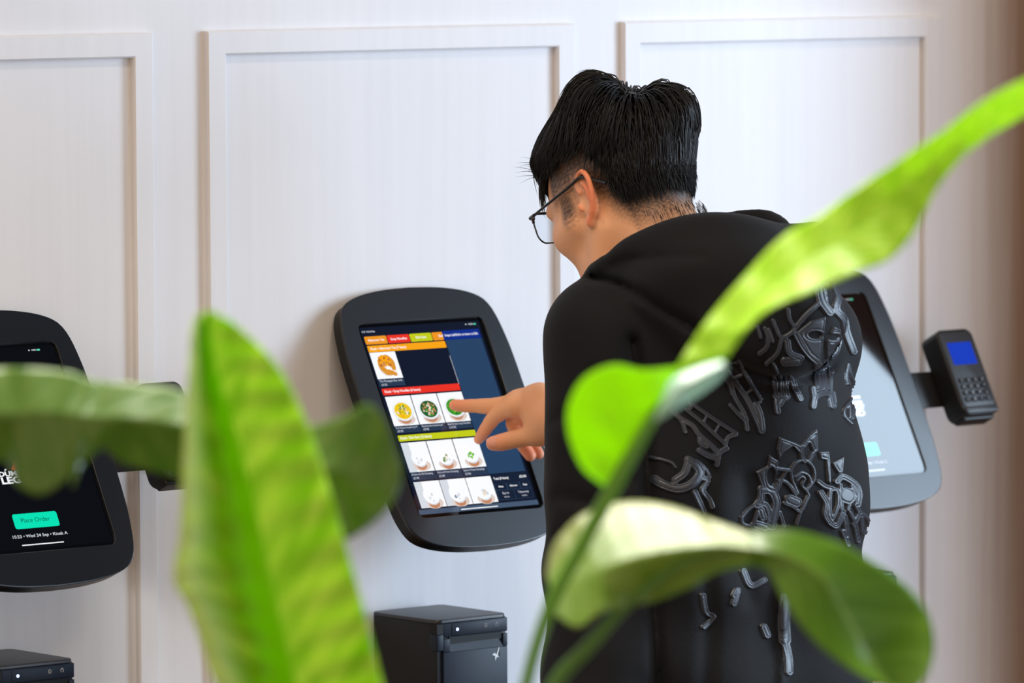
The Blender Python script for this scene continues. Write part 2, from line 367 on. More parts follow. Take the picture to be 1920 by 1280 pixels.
    for x0, x1, t, w in ((37, 66, 'Eat In', 11), (67, 97.3, 'Takeaway', 19)):
        S.rect(x0, x1, -124.8, -111.4, 'ui_box', 4, 1.0); S.text(t, (x0+x1)/2, -115.8, 4.6, 'ui_text', align='CENTER', fit=w); S.text('Hold It', (x0+x1)/2, -121.2, 3.2, 'ui_text', align='CENTER', fit=9)
    S.rect(-104.5, 101.5, -136, -129, 'ui_strip', 3); S.rect(-33, 31, -134, -132.6, 'ui_white', 5, 0.6)
    return S
def idle_screen(letter, dy):
    S = Screen()
    S.rect(-104, 104, -137, 137, 'ui_black', 1)
    S.text('100%', 69, 131.4, 3.2, 'ui_text', bold=0.012, fit=7); S.ell(65.5, 131.4, 1.3, 1.0, 'ui_text', 6, 8); S.rect(77.5, 82.5, 130.2, 132.6, 'ui_battery', 6, 0.6)
    y = dy
    for k in range(14):
        a = k/13; S.ell(-11+3.0*math.sin(a*3), -28+y+a*11, 4.6*(1-a)**0.7+0.3, 2.2, 'ui_flame', 3+k*.1, 12)
    S.ell(-25, -28.5+y, 2.0, 1.0, 'ui_text', 4, 10, 0.4); S.ell(-4, -18+y, 3.0, 2.0, 'ui_text', 4, 10, 0.7)
    for x in (14, 20, 26): 
        S.rect(x, x+5, -21+y, -16.8+y, 'ui_white', 4); S.rect(x-1, x+5.4, -29.5+y, -24.5+y, 'ui_white', 4)
    S.text("DUMPLINGS'", -2, -34.5+y, 9.0, 'ui_white', bold=0.035, align='CENTER', fit=70)
    S.text('LEGEND', -3, -43.6+y, 12.6, 'ui_white', bold=0.04, align='CENTER', fit=66)
    S.rect(-36, 32, -109.2, -89.0, 'ui_teal', 3, 3.2); S.text('Place Order', -3, -98.6, 8.6, 'ui_teal_text', align='CENTER', fit=44)
    S.text(f'15:23 • Wed 24 Sep • Kiosk {letter}', -3, -119.6, 5.6, 'ui_text', bold=0.008, align='CENTER', fit=84)
    S.rect(-34, 30, -132, -130.6, 'ui_white', 4, 0.6)
    return S

def kiosk(i, label, scr, dx=0.0, dz=0.0, arm=False):
    root = empty('order_kiosk', (i*PITCHX+dx, 0, KZ+dz), label, 'kiosk', 'wall-mounted ordering kiosks', (pi/2-TAU, 0, 0))
    out = radial(outline); inn = radial(rrect(-0.1085, 0.1085, -0.1415, 0.1415, 0.010, 8))
    # faceplate: front skin with a screen opening
    n = len(out); sc = lambda p, d: p*(1-d/np.linalg.norm(p, axis=1))[:, None]
    rings = [(out, -0.004), (out, -0.0012), (sc(out, 0.0006), -0.0003), (sc(out, 0.0016), 0.0), (sc(inn, -0.0008), 0.0), (inn, -0.0006), (inn, -0.004)]
    V = []; Fc = []
    for p, z in rings: V += [(a[0], a[1], z) for a in p]
    for k in range(len(rings)-1):
        for a in range(n):
            b = (a+1) % n; Fc.append((k*n+a, k*n+b, (k+1)*n+b, (k+1)*n+a))
    sharp(mesh('faceplate', V, Fc, 'enclosure', root), 12)
    m = MB(); m.prism([tuple(a) for a in sc(out, 0.0012)], -0.020, -0.0035)
    m.build('side_shell', 'enclosure_side', root)
    m = MB(); m.prism([tuple(a) for a in sc(out, 0.016)], -0.034, -0.0195, bev=0)
    m.build('back_cover', 'enclosure_side', root)
    g = MB(); g.prism(rrect(-0.1083, 0.1083, -0.1413, 0.1413, 0.010, 8), -0.0040, -0.0026)
    gl = g.build('tablet', 'glass_black', root)
    d = scr.build('display', UI, gl, sh=0); d.location = (0, 0, -0.0025)
    # bracket: neck and wall plate
    inv = Matrix.LocRotScale(Vector((i*PITCHX+dx, 0, KZ+dz)), Matrix.Rotation(pi/2-TAU, 3, 'X').to_quaternion(), None).inverted()
    m = MB(); m.box((i*PITCHX+dx-0.06, WY-0.006, KZ-0.04), (i*PITCHX+dx+0.06, WY, KZ+0.11), bev=0.0015)
    m.v = [tuple(inv @ Vector(v)) for v in m.v]; m.build('wall_plate', 'bracket', root)
    m = MB(); p0 = Vector((i*PITCHX+dx, WY-0.003, KZ+0.035)); p1 = inv.inverted() @ Vector((0, 0.01, -0.052))
    m.tube([inv @ p0, inv @ p0.lerp(p1, 0.5), inv @ p1], [0.032, 0.028, 0.028], 20); m.build('mount_neck', 'bracket', root)
    if arm:
        m = MB(); m.box((0.10, -0.040, -0.014), (0.215, 0.0155, -0.011), bev=0.0008); m.box((0.205, -0.040, -0.014), (0.2535, 0.0155, -0.010), bev=0.0008)
        m.build('terminal_arm', 'bracket', root)
    return root
kiosk(0, 'black ordering kiosk the person is tapping, its screen showing a food menu in coloured bands', menu_screen())
kiosk(-1, 'black ordering kiosk behind the dark wavy leaf, green button on its black screen', idle_screen('A', 0), 0.004, 0.002, True)
kiosk(1, 'black ordering kiosk half hidden behind the hoodie, window glare on its screen', idle_screen('C', 0), 0.001, 0.001, True)

def terminal(i, label, dx=0.0, dz=0.0):
    """card reader standing in front of the kiosk's side arm; local axes as the kiosk's"""
    rot = Matrix.Rotation(pi/2-TAU, 3, 'X')
    loc = Vector((i*PITCHX+dx, 0, KZ+dz)) + rot @ Vector((0.2290, -0.0020, -0.010))
    root = empty('card_terminal', loc, label, 'card reader', 'card terminals beside the kiosks', (pi/2-TAU, 0, 0))
    W, H, T = 0.0355, 0.067, 0.036
    m = MB(); m.prism(rrect(-W, W, -H, H, 0.013, 8), 0.0, T, bev=0.003)
    m.prism(rrect(-W+0.006, W-0.004, -H-0.004, -H+0.02, 0.004, 4), 0.004, T-0.010, bev=0.002)
    m.prism(rrect(W-0.003, W+0.0022, 0.0, 0.016, 0.002, 3), 0.008, T-0.006, bev=0.001)
    m.build('holder', 'plastic_black', root)
    m = MB(); m.prism(rrect(-W+0.0035, W-0.0035, -H+0.0125, H-0.0055, 0.008, 6), T-0.002, T+0.0012, bev=0.001)
    m.build('front_panel', 'plastic_grey', root)
    m = MB(); m.prism(rrect(-W+0.0035, W-0.0035, -H+0.0020, -H+0.0125, 0.0035, 6), T-0.002, T+0.0030, bev=0.002)
    m.build('chin', 'plastic_grey', root)
    m = MB(); m.prism(rrect(-0.0235, 0.0235, 0.0105, 0.0450, 0.001, 3), T+0.0010, T+0.0015)
    s = m.build('screen', 'term_screen', root)
    m = MB()
    for r in range(4):
        for c in range(4):
            x = -0.0205+c*0.0137; y = -0.0145-r*0.0098
            m.prism(rrect(x-0.0055, x+0.0055, y-0.0037, y+0.0037, 0.0016, 3), T+0.001, T+0.0026, m=0, bev=0.0006)
    tx = [['1', '2', '3', 'C'], ['4', '5', '6', '^'], ['7', '8', '9', 'v'], ['X', '0', 'F', 'O']]
    for r in range(4):
        for c in range(4):
            v, f = text_geo(tx[r][c], 0.0052, 0.0, 1.0, 'CENTER'); x = -0.0205+c*0.0137; y = -0.0145-r*0.0098
            m.add([(x+a[0], y+a[1], T+0.00265) for a in v], f, 1 if r < 3 or c == 1 else 2)
    m.build('keypad', ['rubber', 'white_mark', 'grey_mark'], root)
    return root
mat('term_screen', (4, 4, 6), 0.04, 0.5, emit=(10, 60, 190), es=1.0)
terminal(1, 'black card terminal on the arm right of the glare-lit kiosk, lit blue screen above keys')
terminal(-1, 'black card terminal mostly covered by the dark wavy leaf, only its corners showing', 0.004, 0.002)

# ------------------------------------------------------------------ receipt printers on a wall shelf
PT = KZ-0.2642; PW, PD, PH = 0.1232, 0.136, 0.150; PX, PY = -0.0765, -0.0588
def printer(i, label, dx=0, dz=0):
    root = empty('receipt_printer', (PX+i*PITCHX+dx, PY, PT-PH+dz), label, 'printer', 'receipt printers under the kiosks')
    b = MB(); b.box((0.002, 0.003, 0), (PW, PD, PH-0.004), bev=0.002); b.build('body', 'printer_body', root)
    m = MB(); m.prism(rrect(-0.001, PW+0.001, -0.0005, PD+0.003, 0.012, 8), PH-0.0045, PH, bev=0.002); m.build('top_cover', 'printer_top', root)
    m = MB()
    m.box((0.012, -0.0005, 0.004), (PW, 0.006, PH-0.044), bev=0.0012)                      # lower door
    m.box((0.012, -0.0005, PH-0.024), (PW, 0.006, PH-0.0055), bev=0.0012)
    m.box((0.0235, 0.0030, PH-0.0440), (PW-0.008, 0.006, PH-0.0360))
    m.add([(0.0235, -0.0004, PH-0.0440), (PW-0.008, -0.0004, PH-0.0440), (PW-0.008, 0.0035, PH-0.0330), (0.0235, 0.0035, PH-0.0330)], [(0, 1, 2, 3)])
    m.box((0.012, -0.0004, PH-0.0440), (0.0235, 0.006, PH-0.0265), bev=0.0008); m.box((PW-0.008, -0.0004, PH-0.0440), (PW, 0.006, PH-0.0265), bev=0.0008)
    m.build('front_door', 'printer_front', root)
    m = MB(); m.box((0.0235, 0.0015, PH-0.0330), (PW-0.008, 0.007, PH-0.0240)); m.build('paper_slot', 'printer_dark', root)
    m = MB(); m.box((0.026, -0.0012, PH-0.0225), (PW-0.008, 0.0, PH-0.0070), bev=0.0005); m.build('button_strip', 'printer_front', root)
    m = MB(); m.box((0.0015, -0.0002, PH-0.0195), (0.0125, 0.014, PH-0.0060)); m.build('finger_recess', 'printer_dark', root)
    m = MB(); m.box((0.0008, -0.0008, PH-0.0420), (0.0125, 0.015, PH-0.0200), bev=0.0012); m.build('latch', 'printer_front', root)
    m = MB(); m.prism([(0.0355+0.0019*math.cos(a), 0.0019*math.sin(a)) for a in np.linspace(0, 2*pi, 17)[:-1]], 0.001, 0.0018)
    m.v = [(x, -z, PH-0.0145+y) for x, y, z in m.v]; m.build('status_light', 'led', root)
    for bx in (0.0845, 0.1035):
        m = MB(); m.tube([(bx+0.0022*math.cos(a), -0.0014, PH-0.0132+0.0024*math.sin(a)) for a in np.linspace(-1.2, 4.3, 14)], 0.0004, 5)
        m.tube([(bx, -0.0014, PH-0.0128), (bx, -0.0014, PH-0.0160 if bx < 0.1 else PH-0.0100)], 0.0004, 5); m.build('button', 'grey_mark', root)
    star = [(0, 9.5), (-2.2, 2.2), (-7.5, -0.6), (-2.8, -2.6), (-3.2, -9.0), (0.2, -3.8), (3.8, -5.4), (2.2, -0.6)]
    star = [(-7.5, 0.5), (-2.2, 2.6), (-0.2, -0.6), (4.4, 9.8), (5.4, 8.8), (2.6, -1.2), (5.2, -4.2), (1.2, -3.2), (-2.4, -8.4), (-2.2, -2.4)]
    m = MB(); bm = bmesh.new(); vs = [bm.verts.new((0.103+x*0.001, -0.0011, PH-0.054+z*0.001)) for x, z in star]; bm.faces.new(vs); bmesh.ops.triangulate(bm, faces=bm.faces[:])
    m.bm(bm); m.build('emblem', 'white_mark', root, sh=0)
    return root
printer(0, 'black receipt printer on the shelf straight below the menu kiosk, white star emblem')
printer(-1, 'black receipt printer in the bottom left corner below the green-button kiosk', 0.001, 0.0)
printer(1, 'black receipt printer beside the hoodie below the glare-lit kiosk, only a corner showing', 0.006, 0.0)
sh = MB(); sh.box((-1.05, -0.062, PT-PH-0.025), (0.775, WY-0.0095, PT-PH), bev=0.002)
tag(sh.build('wall_shelf', 'shelf_wood'), 'long wooden wall shelf carrying the receipt printers', 'shelf')

# ------------------------------------------------------------------ smooth solids (distance fields meshed once)
class Grid:
    def __init__(s, lo, hi, h):
        s.lo = np.array(lo, float); s.h = h
        n = np.ceil((np.array(hi)-s.lo)/h).astype(int)+1; s.n = n
        s.X = (s.lo[0]+h*np.arange(n[0], dtype=np.float32))[:, None, None].astype(np.float32)
        s.Y = (s.lo[1]+h*np.arange(n[1], dtype=np.float32))[None, :, None].astype(np.float32)
        s.Z = (s.lo[2]+h*np.arange(n[2], dtype=np.float32))[None, None, :].astype(np.float32)
    def cap(s, a, b, ra, rb=None):
        rb = ra if rb is None else rb
        a = np.asarray(a, float); b = np.asarray(b, float); d = b-a; L = float(d@d)+1e-12
        px, py, pz = s.X-a[0], s.Y-a[1], s.Z-a[2]
        t = np.clip((px*d[0]+py*d[1]+pz*d[2])/L, 0, 1)
        return np.sqrt((px-t*d[0])**2+(py-t*d[1])**2+(pz-t*d[2])**2)-(ra+(rb-ra)*t)
    def chain(s, pts, rs, k=0.0):
        out = None
        for i in range(len(pts)-1):
            c = s.cap(pts[i], pts[i+1], rs[i], rs[i+1]); out = c if out is None else (np.minimum(out, c) if k == 0 else smin(out, c, k))
        return out
    def ell(s, c, r, R=None):
        px, py, pz = s.X-c[0], s.Y-c[1], s.Z-c[2]
        if R is not None:
            R = np.asarray(R)   # columns are the ellipsoid's axes
            px, py, pz = (px*R[0, i]+py*R[1, i]+pz*R[2, i] for i in range(3))
        k0 = np.sqrt((px/r[0])**2+(py/r[1])**2+(pz/r[2])**2); k1 = np.sqrt((px/r[0]**2)**2+(py/r[1]**2)**2+(pz/r[2]**2)**2)+1e-9
        return k0*(k0-1)/k1
    def mesh(s, Fv):
        Fv = Fv.astype(np.float32); Fv = np.where(Fv == 0, 1e-7, Fv); ins = Fv < 0; n = np.array(Fv.shape)-1
        cnt = np.zeros(n, np.int32); acc = np.zeros((3, *n), np.float32)
        sl = lambda o, m: tuple(slice(o[i], o[i]+m[i]) for i in range(3))
        edges = []
        for ax in range(3):
            m = np.array(Fv.shape); m[ax] -= 1
            o1 = [0, 0, 0]; o1[ax] = 1
            a = Fv[sl((0, 0, 0), m)]; b = Fv[sl(o1, m)]
            cr = (a < 0) != (b < 0); t = np.where(cr, a/(a-b+1e-12), 0).astype(np.float32)
            edges.append((cr, a < 0))
            oth = [i for i in range(3) if i != ax]
            for du in (0, 1):
                for dv in (0, 1):
                    o = [0, 0, 0]; o[oth[0]] = du; o[oth[1]] = dv
                    c = cr[sl(o, n)]; cnt += c
                    acc[ax] += np.where(c, t[sl(o, n)], 0)
                    acc[oth[0]] += c*du; acc[oth[1]] += c*dv
        act = cnt > 0; idx = np.full(n, -1, np.int64); idx[act] = np.arange(act.sum())
        ijk = np.argwhere(act); off = (acc[:, act]/cnt[act]).T
        V = s.lo+s.h*(ijk+off); Fc = []
        for ax in range(3):
            cr, neg = edges[ax]; u, v = [(1, 2), (2, 0), (0, 1)][ax]
            q = np.argwhere(cr); q = q[(q[:, u] > 0) & (q[:, v] > 0) & (q[:, u] < n[u]) & (q[:, v] < n[v]) & (q[:, ax] < n[ax])]
            eu = np.zeros(3, int); eu[u] = 1; ev = np.zeros(3, int); ev[v] = 1
            g = lambda w: idx[w[:, 0], w[:, 1], w[:, 2]]
            quad = np.stack([g(q-eu-ev), g(q-ev), g(q), g(q-eu)], 1)
            fl_ = neg[q[:, 0], q[:, 1], q[:, 2]]
            quad = np.where(fl_[:, None], quad, quad[:, ::-1]); Fc.append(quad)
        return V, np.concatenate(Fc)
def smin(a, b, k):
    h = np.maximum(k-np.abs(a-b), 0)/k
    return np.minimum(a, b)-h*h*k*0.25
def smax(a, b, k): return -smin(-a, -b, k)
def npmesh(name, V, Fc, m, parent=None, smooth=True):
    me = bpy.data.meshes.new(name); V = np.ascontiguousarray(V, np.float32); Fc = np.ascontiguousarray(Fc, np.int32)
    me.vertices.add(len(V)); me.vertices.foreach_set('co', V.ravel())
    k = Fc.shape[1]; me.loops.add(Fc.size); me.loops.foreach_set('vertex_index', Fc.ravel())
    me.polygons.add(len(Fc)); me.polygons.foreach_set('loop_start', np.arange(0, Fc.size, k, dtype=np.int32))
    me.polygons.foreach_set('use_smooth', np.ones(len(Fc), dtype=bool))
    me.materials.append(MATS[m]); me.update(calc_edges=True); me.validate()
    o = bpy.data.objects.new(name, me); return link(o, parent)
def relax(V, Fc, it=2, lam=0.5):
    V = V.copy()
    e = np.concatenate([Fc[:, [0, 1]], Fc[:, [1, 2]], Fc[:, [2, 3]], Fc[:, [3, 0]]])
    for _ in range(it):
        s = np.zeros_like(V); c = np.zeros(len(V))
        for a, b in ((0, 1), (1, 0)):
            for d in range(3): s[:, d] += np.bincount(e[:, a], V[e[:, b], d], len(V))
            c += np.bincount(e[:, a], minlength=len(V))
        V += lam*(s/c[:, None]-V)
    return V
def bounds(pts, pad):
    p = np.array(pts); return p.min(0)-pad, p.max(0)+pad

# ------------------------------------------------------------------ the person
DM = 7.43
X_ = np.array([1.0, 0, 0]); Y_ = np.array([0, 1.0, 0]); Z_ = np.array([0, 0, 1.0])
# head frame: x right, y forward, z up, origin between the ears
HP, HY, HRL = math.radians(24), math.radians(6), math.radians(0)
HR = np.array((Matrix.Rotation(HY, 3, 'Z') @ Matrix.Rotation(-HP, 3, 'X') @ Matrix.Rotation(HRL, 3, 'Y')))
EAR = P(1100, 384, 7.45)
HO = EAR - HR @ np.array([-0.073, 0, 0])
hw = lambda *p: HO+HR @ np.array(p)
N0 = P(1248, 520, 7.46)
S0 = P(1335, 1330, DM); S1 = P(1332, 900, DM); S2 = P(1322, 690, DM)
LS = P(1130, 632, DM-0.11); LE = P(1131, 960, DM-0.13); LW = P(1108, 1425, DM-0.18)
RS = P(1505, 640, DM+0.10); RE_ = P(1370, 980, DM+0.10)

def body_head():
    hn0 = HR.T @ (N0-HO)
    g = Grid((-0.105, -0.20, -0.235), (0.105, 0.145, 0.155), 0.0023)
    d = g.ell((0, -0.008, 0.045), (0.075, 0.096, 0.086))
    d = smin(d, g.ell((0, 0.045, 0.01), (0.066, 0.052, 0.075)), 0.03)
    d = smin(d, g.ell((0, 0.043, -0.045), (0.056, 0.050, 0.058)), 0.03)
    for s in (-1, 1):
        d = smin(d, g.chain([(s*0.058, 0.0, -0.035), (s*0.054, 0.018, -0.070), (s*0.020, 0.082, -0.098)], [0.016, 0.017, 0.018]), 0.025)
        d = smin(d, g.cap((s*0.045, 0.070, -0.018), (s*0.062, 0.035, -0.012), 0.020, 0.014), 0.02)
        d = smin(d, g.cap((s*0.014, 0.096, 0.022), (s*0.046, 0.084, 0.022), 0.010, 0.008), 0.012)
        d = smax(d, -g.ell((s*0.032, 0.102, 0.004), (0.017, 0.014, 0.010)), 0.012)
        d = smin(d, g.ell((s*0.032, 0.083, 0.004), (0.0125, 0.0125, 0.0115)), 0.003)
    d = smin(d, g.cap((0, 0.096, 0.018), (0, 0.114, -0.022), 0.006, 0.0095), 0.012)
    d = smin(d, g.cap((-0.011, 0.104, -0.026), (0.011, 0.104, -0.026), 0.0075), 0.008)
    d = smin(d, g.ell((0, 0.092, -0.052), (0.022, 0.007, 0.006)), 0.005); d = smin(d, g.ell((0, 0.090, -0.062), (0.019, 0.008, 0.007)), 0.004)
    d = smin(d, g.ell((0, 0.088, -0.098), (0.018, 0.014, 0.014)), 0.02)
    nb = hn0
    d = smin(d, g.chain([(0, -0.030, -0.02), (0, -0.040, -0.075), nb], [0.056, 0.055, 0.064]), 0.030)
    # ears: shell, rim, hollow and lobe
    for s in (-1, 1):
        ax = np.array([[s*0.90, -0.36*1.0, 0.0], [0.40, 0.90, 0], [0, 0, 1]])
        e1 = np.array([s*0.14, -0.990, 0.0]); e2 = np.array([0, -0.10, 0.995]); e3 = np.cross(e1, e2); 
        if e3[0]*s < 0: e3 = -e3
        o = np.array([s*0.0745, 0.004, 0.003])
        q = lambda a, b, c=0.0: o+e1*a+e2*b+e3*c
        Rm = np.stack([e1, e2, e3], 1)
        sh = g.ell(q(0.012, 0.004, -0.001), (0.0185, 0.031, 0.0042), Rm)
        rim = [q(0.004, 0.012, 0.003), q(-0.003, 0.025, 0.002), q(0.006, 0.036, 0.003), q(0.020, 0.036, 0.005), q(0.029, 0.024, 0.006), q(0.030, 0.008, 0.006), q(0.025, -0.008, 0.005), q(0.016, -0.021, 0.003), q(0.007, -0.028, 0.002)]
        rim = catmull(rim, 18)
        r_ = g.chain(rim, [0.0030]*6+[0.0036]*8+[0.0042]*4)
        anti = g.chain(catmull([q(0.010, 0.024, 0.003), q(0.019, 0.014, 0.004), q(0.018, -0.002, 0.004), q(0.010, -0.012, 0.003)], 10), [0.0026]*10)
        lobe = g.ell(q(0.008, -0.026, 0.001), (0.008, 0.009, 0.0045), Rm)
        e = smin(smin(sh, r_, 0.004), smin(anti, lobe, 0.004), 0.003)
        e = smax(e, -g.ell(q(0.008, 0.000, 0.006), (0.009, 0.012, 0.0085), Rm), 0.003)
        e = smin(e, g.ell(q(-0.002, -0.004, 0.004), (0.004, 0.006, 0.003), Rm), 0.003)
        e = smin(e, g.ell(q(0.006, 0.0, -0.008), (0.012, 0.022, 0.008), Rm), 0.005)
        d = smin(d, e, 0.005)
    V, Fc = g.mesh(d)
    V = relax(V, Fc, 1, 0.4)
    return V, Fc
HV, HF = body_head()

# right hand: (pixel in a 6.4x crop whose origin is 840,700, depth)
TIPD = None
def on_screen(px, py):
    n = np.array([0, -math.cos(TAU), math.sin(TAU)]); o = np.array([0, 0, KZ]); dr = P(px, py, 1.0)-CAM
    return ((o-CAM)@n)/(dr@n)
def hp(cx, cy, dd): return P(840+cx/6.4, 700+cy/6.4, DT+dd)
DT = on_screen(852, 758)-0.008
def hand_field():
    mid = [hp(82, 380, 0.0), hp(190, 388, -0.004), hp(330, 388, -0.010), hp(520, 392, -0.022), hp(700, 372, -0.034), hp(850, 330, -0.046)]
    mr = [0.0078, 0.0086, 0.0096, 0.0112, 0.0122, 0.0142]
    idx_ = [hp(368, 790, -0.012), hp(420, 715, -0.020), hp(478, 630, -0.027), hp(560, 525, -0.036), hp(690, 440, -0.050), hp(830, 400, -0.062)]
    ir = [0.0066, 0.0082, 0.0092, 0.0104, 0.0114, 0.0135]
    th = [hp(545, 838, -0.062), hp(640, 826, -0.064), hp(770, 795, -0.067), hp(920, 765, -0.073), hp(1060, 735, -0.080), hp(1190, 690, -0.086)]
    tr = [0.0098, 0.0116, 0.0122, 0.0122, 0.0142, 0.0165]
    rg = [hp(960, 440, -0.040), hp(800, 560, -0.026), hp(795, 640, -0.026), hp(880, 830, -0.034), hp(985, 985, -0.040)]
    rr = [0.0125, 0.0108, 0.0100, 0.0092, 0.0078]
    pk = [hp(1060, 520, -0.030), hp(930, 640, -0.020), hp(960, 760, -0.024), hp(1050, 900, -0.030), hp(1092, 965, -0.034)]
    pr = [0.0115, 0.0092, 0.0086, 0.0078, 0.0070]
    wr = hp(1290, 560, -0.090)
    knuck = [mid[-1], idx_[-1], rg[0], pk[0]]
    palm = [(hp(850, 345, -0.046), 0.0150, hp(1080, 330, -0.062), 0.0195), (hp(830, 400, -0.060), 0.0120, hp(1100, 420, -0.074), 0.0190),
            (hp(1010, 255, -0.050), 0.0105, hp(1120, 300, -0.060), 0.0160), (hp(1080, 330, -0.066), 0.0195, hp(1110, 560, -0.074), 0.0190), (hp(960, 440, -0.042), 0.0125, hp(1110, 440, -0.066), 0.0200),
            (hp(1110, 560, -0.074), 0.0190, hp(1130, 690, -0.080), 0.0180), (hp(1100, 330, -0.066), 0.0200, wr, 0.0270), (hp(1120, 640, -0.078), 0.0190, wr, 0.0270)]
    fore = RE_+(wr-RE_)*0.3
    pts = mid+idx_+th+rg+pk+[wr]+[p[0] for p in palm]
    lo, hi = bounds(pts, 0.035)
    g = Grid(lo, hi, 0.0012)
    pa = None
    for a, ra, b, rb in palm:
        c = g.cap(a, b, ra, rb); pa = c if pa is None else smin(pa, c, 0.012)
    pa = smin(pa, g.cap(wr, wr+(RE_-wr)*0.25, 0.0270, 0.030), 0.012)
    fingers = None
    for ch, rs in ((mid, mr), (idx_, ir), (rg, rr), (pk, pr)):
        m = 26; c = g.chain(list(catmull(ch, m)), list(np.interp(np.linspace(0, 1, m), np.linspace(0, 1, len(rs)), rs)))
        # slight swelling at the joints
        fingers = c if fingers is None else smin(fingers, c, 0.0022)
    c = g.chain(list(catmull(th, 26)), list(np.interp(np.linspace(0, 1, 26), np.linspace(0, 1, len(tr)), tr)))
    d = smin(smin(pa, fingers, 0.010), c, 0.008)
    # creases at finger joints
    def groove(d, p, ax, r, w=0.0011, dep=0.0009):
        ax = np.asarray(ax)/np.linalg.norm(ax); px, py, pz = g.X-p[0], g.Y-p[1], g.Z-p[2]
        h = np.abs(px*ax[0]+py*ax[1]+pz*ax[2]); rad = np.sqrt(px**2+py**2+pz**2)
        return d+dep*np.exp(-(h/w)**2)*np.clip((r*1.8-rad)/r, 0, 1)
    for ch, i in ((mid, 2), (mid, 3), (idx_, 2), (idx_, 3), (th, 2)):
        p = np.asarray(ch[i]); ax = np.asarray(ch[i+1])-np.asarray(ch[i-1]); axn = ax/np.linalg.norm(ax)
        for o_ in (-0.0022, 0.0, 0.0022): d = groove(d, p+axn*o_, ax, 0.013, 0.0007, 0.00045)
    # thumb nail bed: a shallow flat with a lip
    return g, d, dict(wr=wr, th=th, mid=mid, idx=idx_)
hg, hd, HJ = hand_field()
NV, NF = hg.mesh(hd); NV = relax(NV, NF, 2, 0.4)
WR = HJ['wr']

def loose_hand(w, dirv, side):
    """relaxed hanging hand below the left cuff"""
    d = np.asarray(dirv)/np.linalg.norm(dirv); f = Y_-d*(Y_@d); f /= np.linalg.norm(f); n = np.cross(d, f)*side
    q = lambda a, b, c=0.0: w+d*a+f*b+n*c
    fs = []
    for k, (b, L) in enumerate(((0.030, 0.078), (0.010, 0.086), (-0.010, 0.080), (-0.029, 0.064))):
        fs.append(([q(0.088, b), q(0.088+L*0.5, b*1.05, -0.010), q(0.088+L*0.8, b*1.05, -0.026), q(0.088+L*0.97, b, -0.040)], [0.0105, 0.0092, 0.0082, 0.0068]))
    t = ([q(0.025, 0.030), q(0.055, 0.050, -0.012), q(0.085, 0.058, -0.022), q(0.105, 0.056, -0.030)], [0.016, 0.0125, 0.0112, 0.0085])
    g = Grid(*bounds([p for c, _ in fs for p in c]+[w-d*0.04], 0.03), 0.0022)
    pa = g.cap(q(0.0, 0), q(0.045, 0.012), 0.024, 0.024)
    for b in (0.028, 0.010, -0.010, -0.027): pa = smin(pa, g.cap(q(0.02, b*0.6), q(0.088, b), 0.018, 0.0115), 0.012)
    pa = smin(pa, g.cap(q(-0.04, 0), q(0.0, 0), 0.027, 0.024), 0.01)
    e = None
    for c, r in fs:
        x = g.chain(list(catmull(c, 12)), list(np.interp(np.linspace(0, 1, 12), np.linspace(0, 1, 4), r))); e = x if e is None else np.minimum(e, x)
    x = g.chain(list(catmull(t[0], 12)), list(np.interp(np.linspace(0, 1, 12), np.linspace(0, 1, 4), t[1])))
    return g.mesh(smin(smin(pa, e, 0.008), x, 0.010))
LV, LF = loose_hand(LW, LW-LE+np.array([0, 0.02, -0.1]), -1)

HIPL = S0+np.array([-0.095, 0, -0.06]); HIPR = S0+np.array([0.095, 0, -0.06])
KNL = np.array([HIPL[0]-0.005, HIPL[1]+0.03, 0.50]); KNR = np.array([HIPR[0]+0.005, HIPR[1]+0.02, 0.50])
ANL = np.array([HIPL[0]-0.01, HIPL[1]-0.02, 0.085]); ANR = np.array([HIPR[0]+0.01, HIPR[1]-0.03, 0.085])
def body_trunk():
    lo, hi = bounds([LS, LW, RS, RE_, WR, ANL, ANR, N0, S2], 0.12); lo[2] = 0.02
    g = Grid(lo, hi, 0.011)
    d = smin(g.chain([S0-X_*0.05, S1-X_*0.05, S2-X_*0.07], [0.105, 0.095, 0.095]), g.chain([S0+X_*0.05, S1+X_*0.05, S2+X_*0.07], [0.105, 0.095, 0.095]), 0.05)
    d = smin(d, g.chain([S2, N0], [0.10, 0.062]), 0.05)
    d = smin(d, g.chain([LS, LE, LW], [0.050, 0.042, 0.026]), 0.04); d = smin(d, g.chain([RS, RE_, WR], [0.050, 0.042, 0.026]), 0.04)
    for h, k, a in ((HIPL, KNL, ANL), (HIPR, KNR, ANR)): d = smin(d, g.chain([h, k, a], [0.085, 0.055, 0.038]), 0.03)
    return g.mesh(d)
TV, TF = body_trunk()

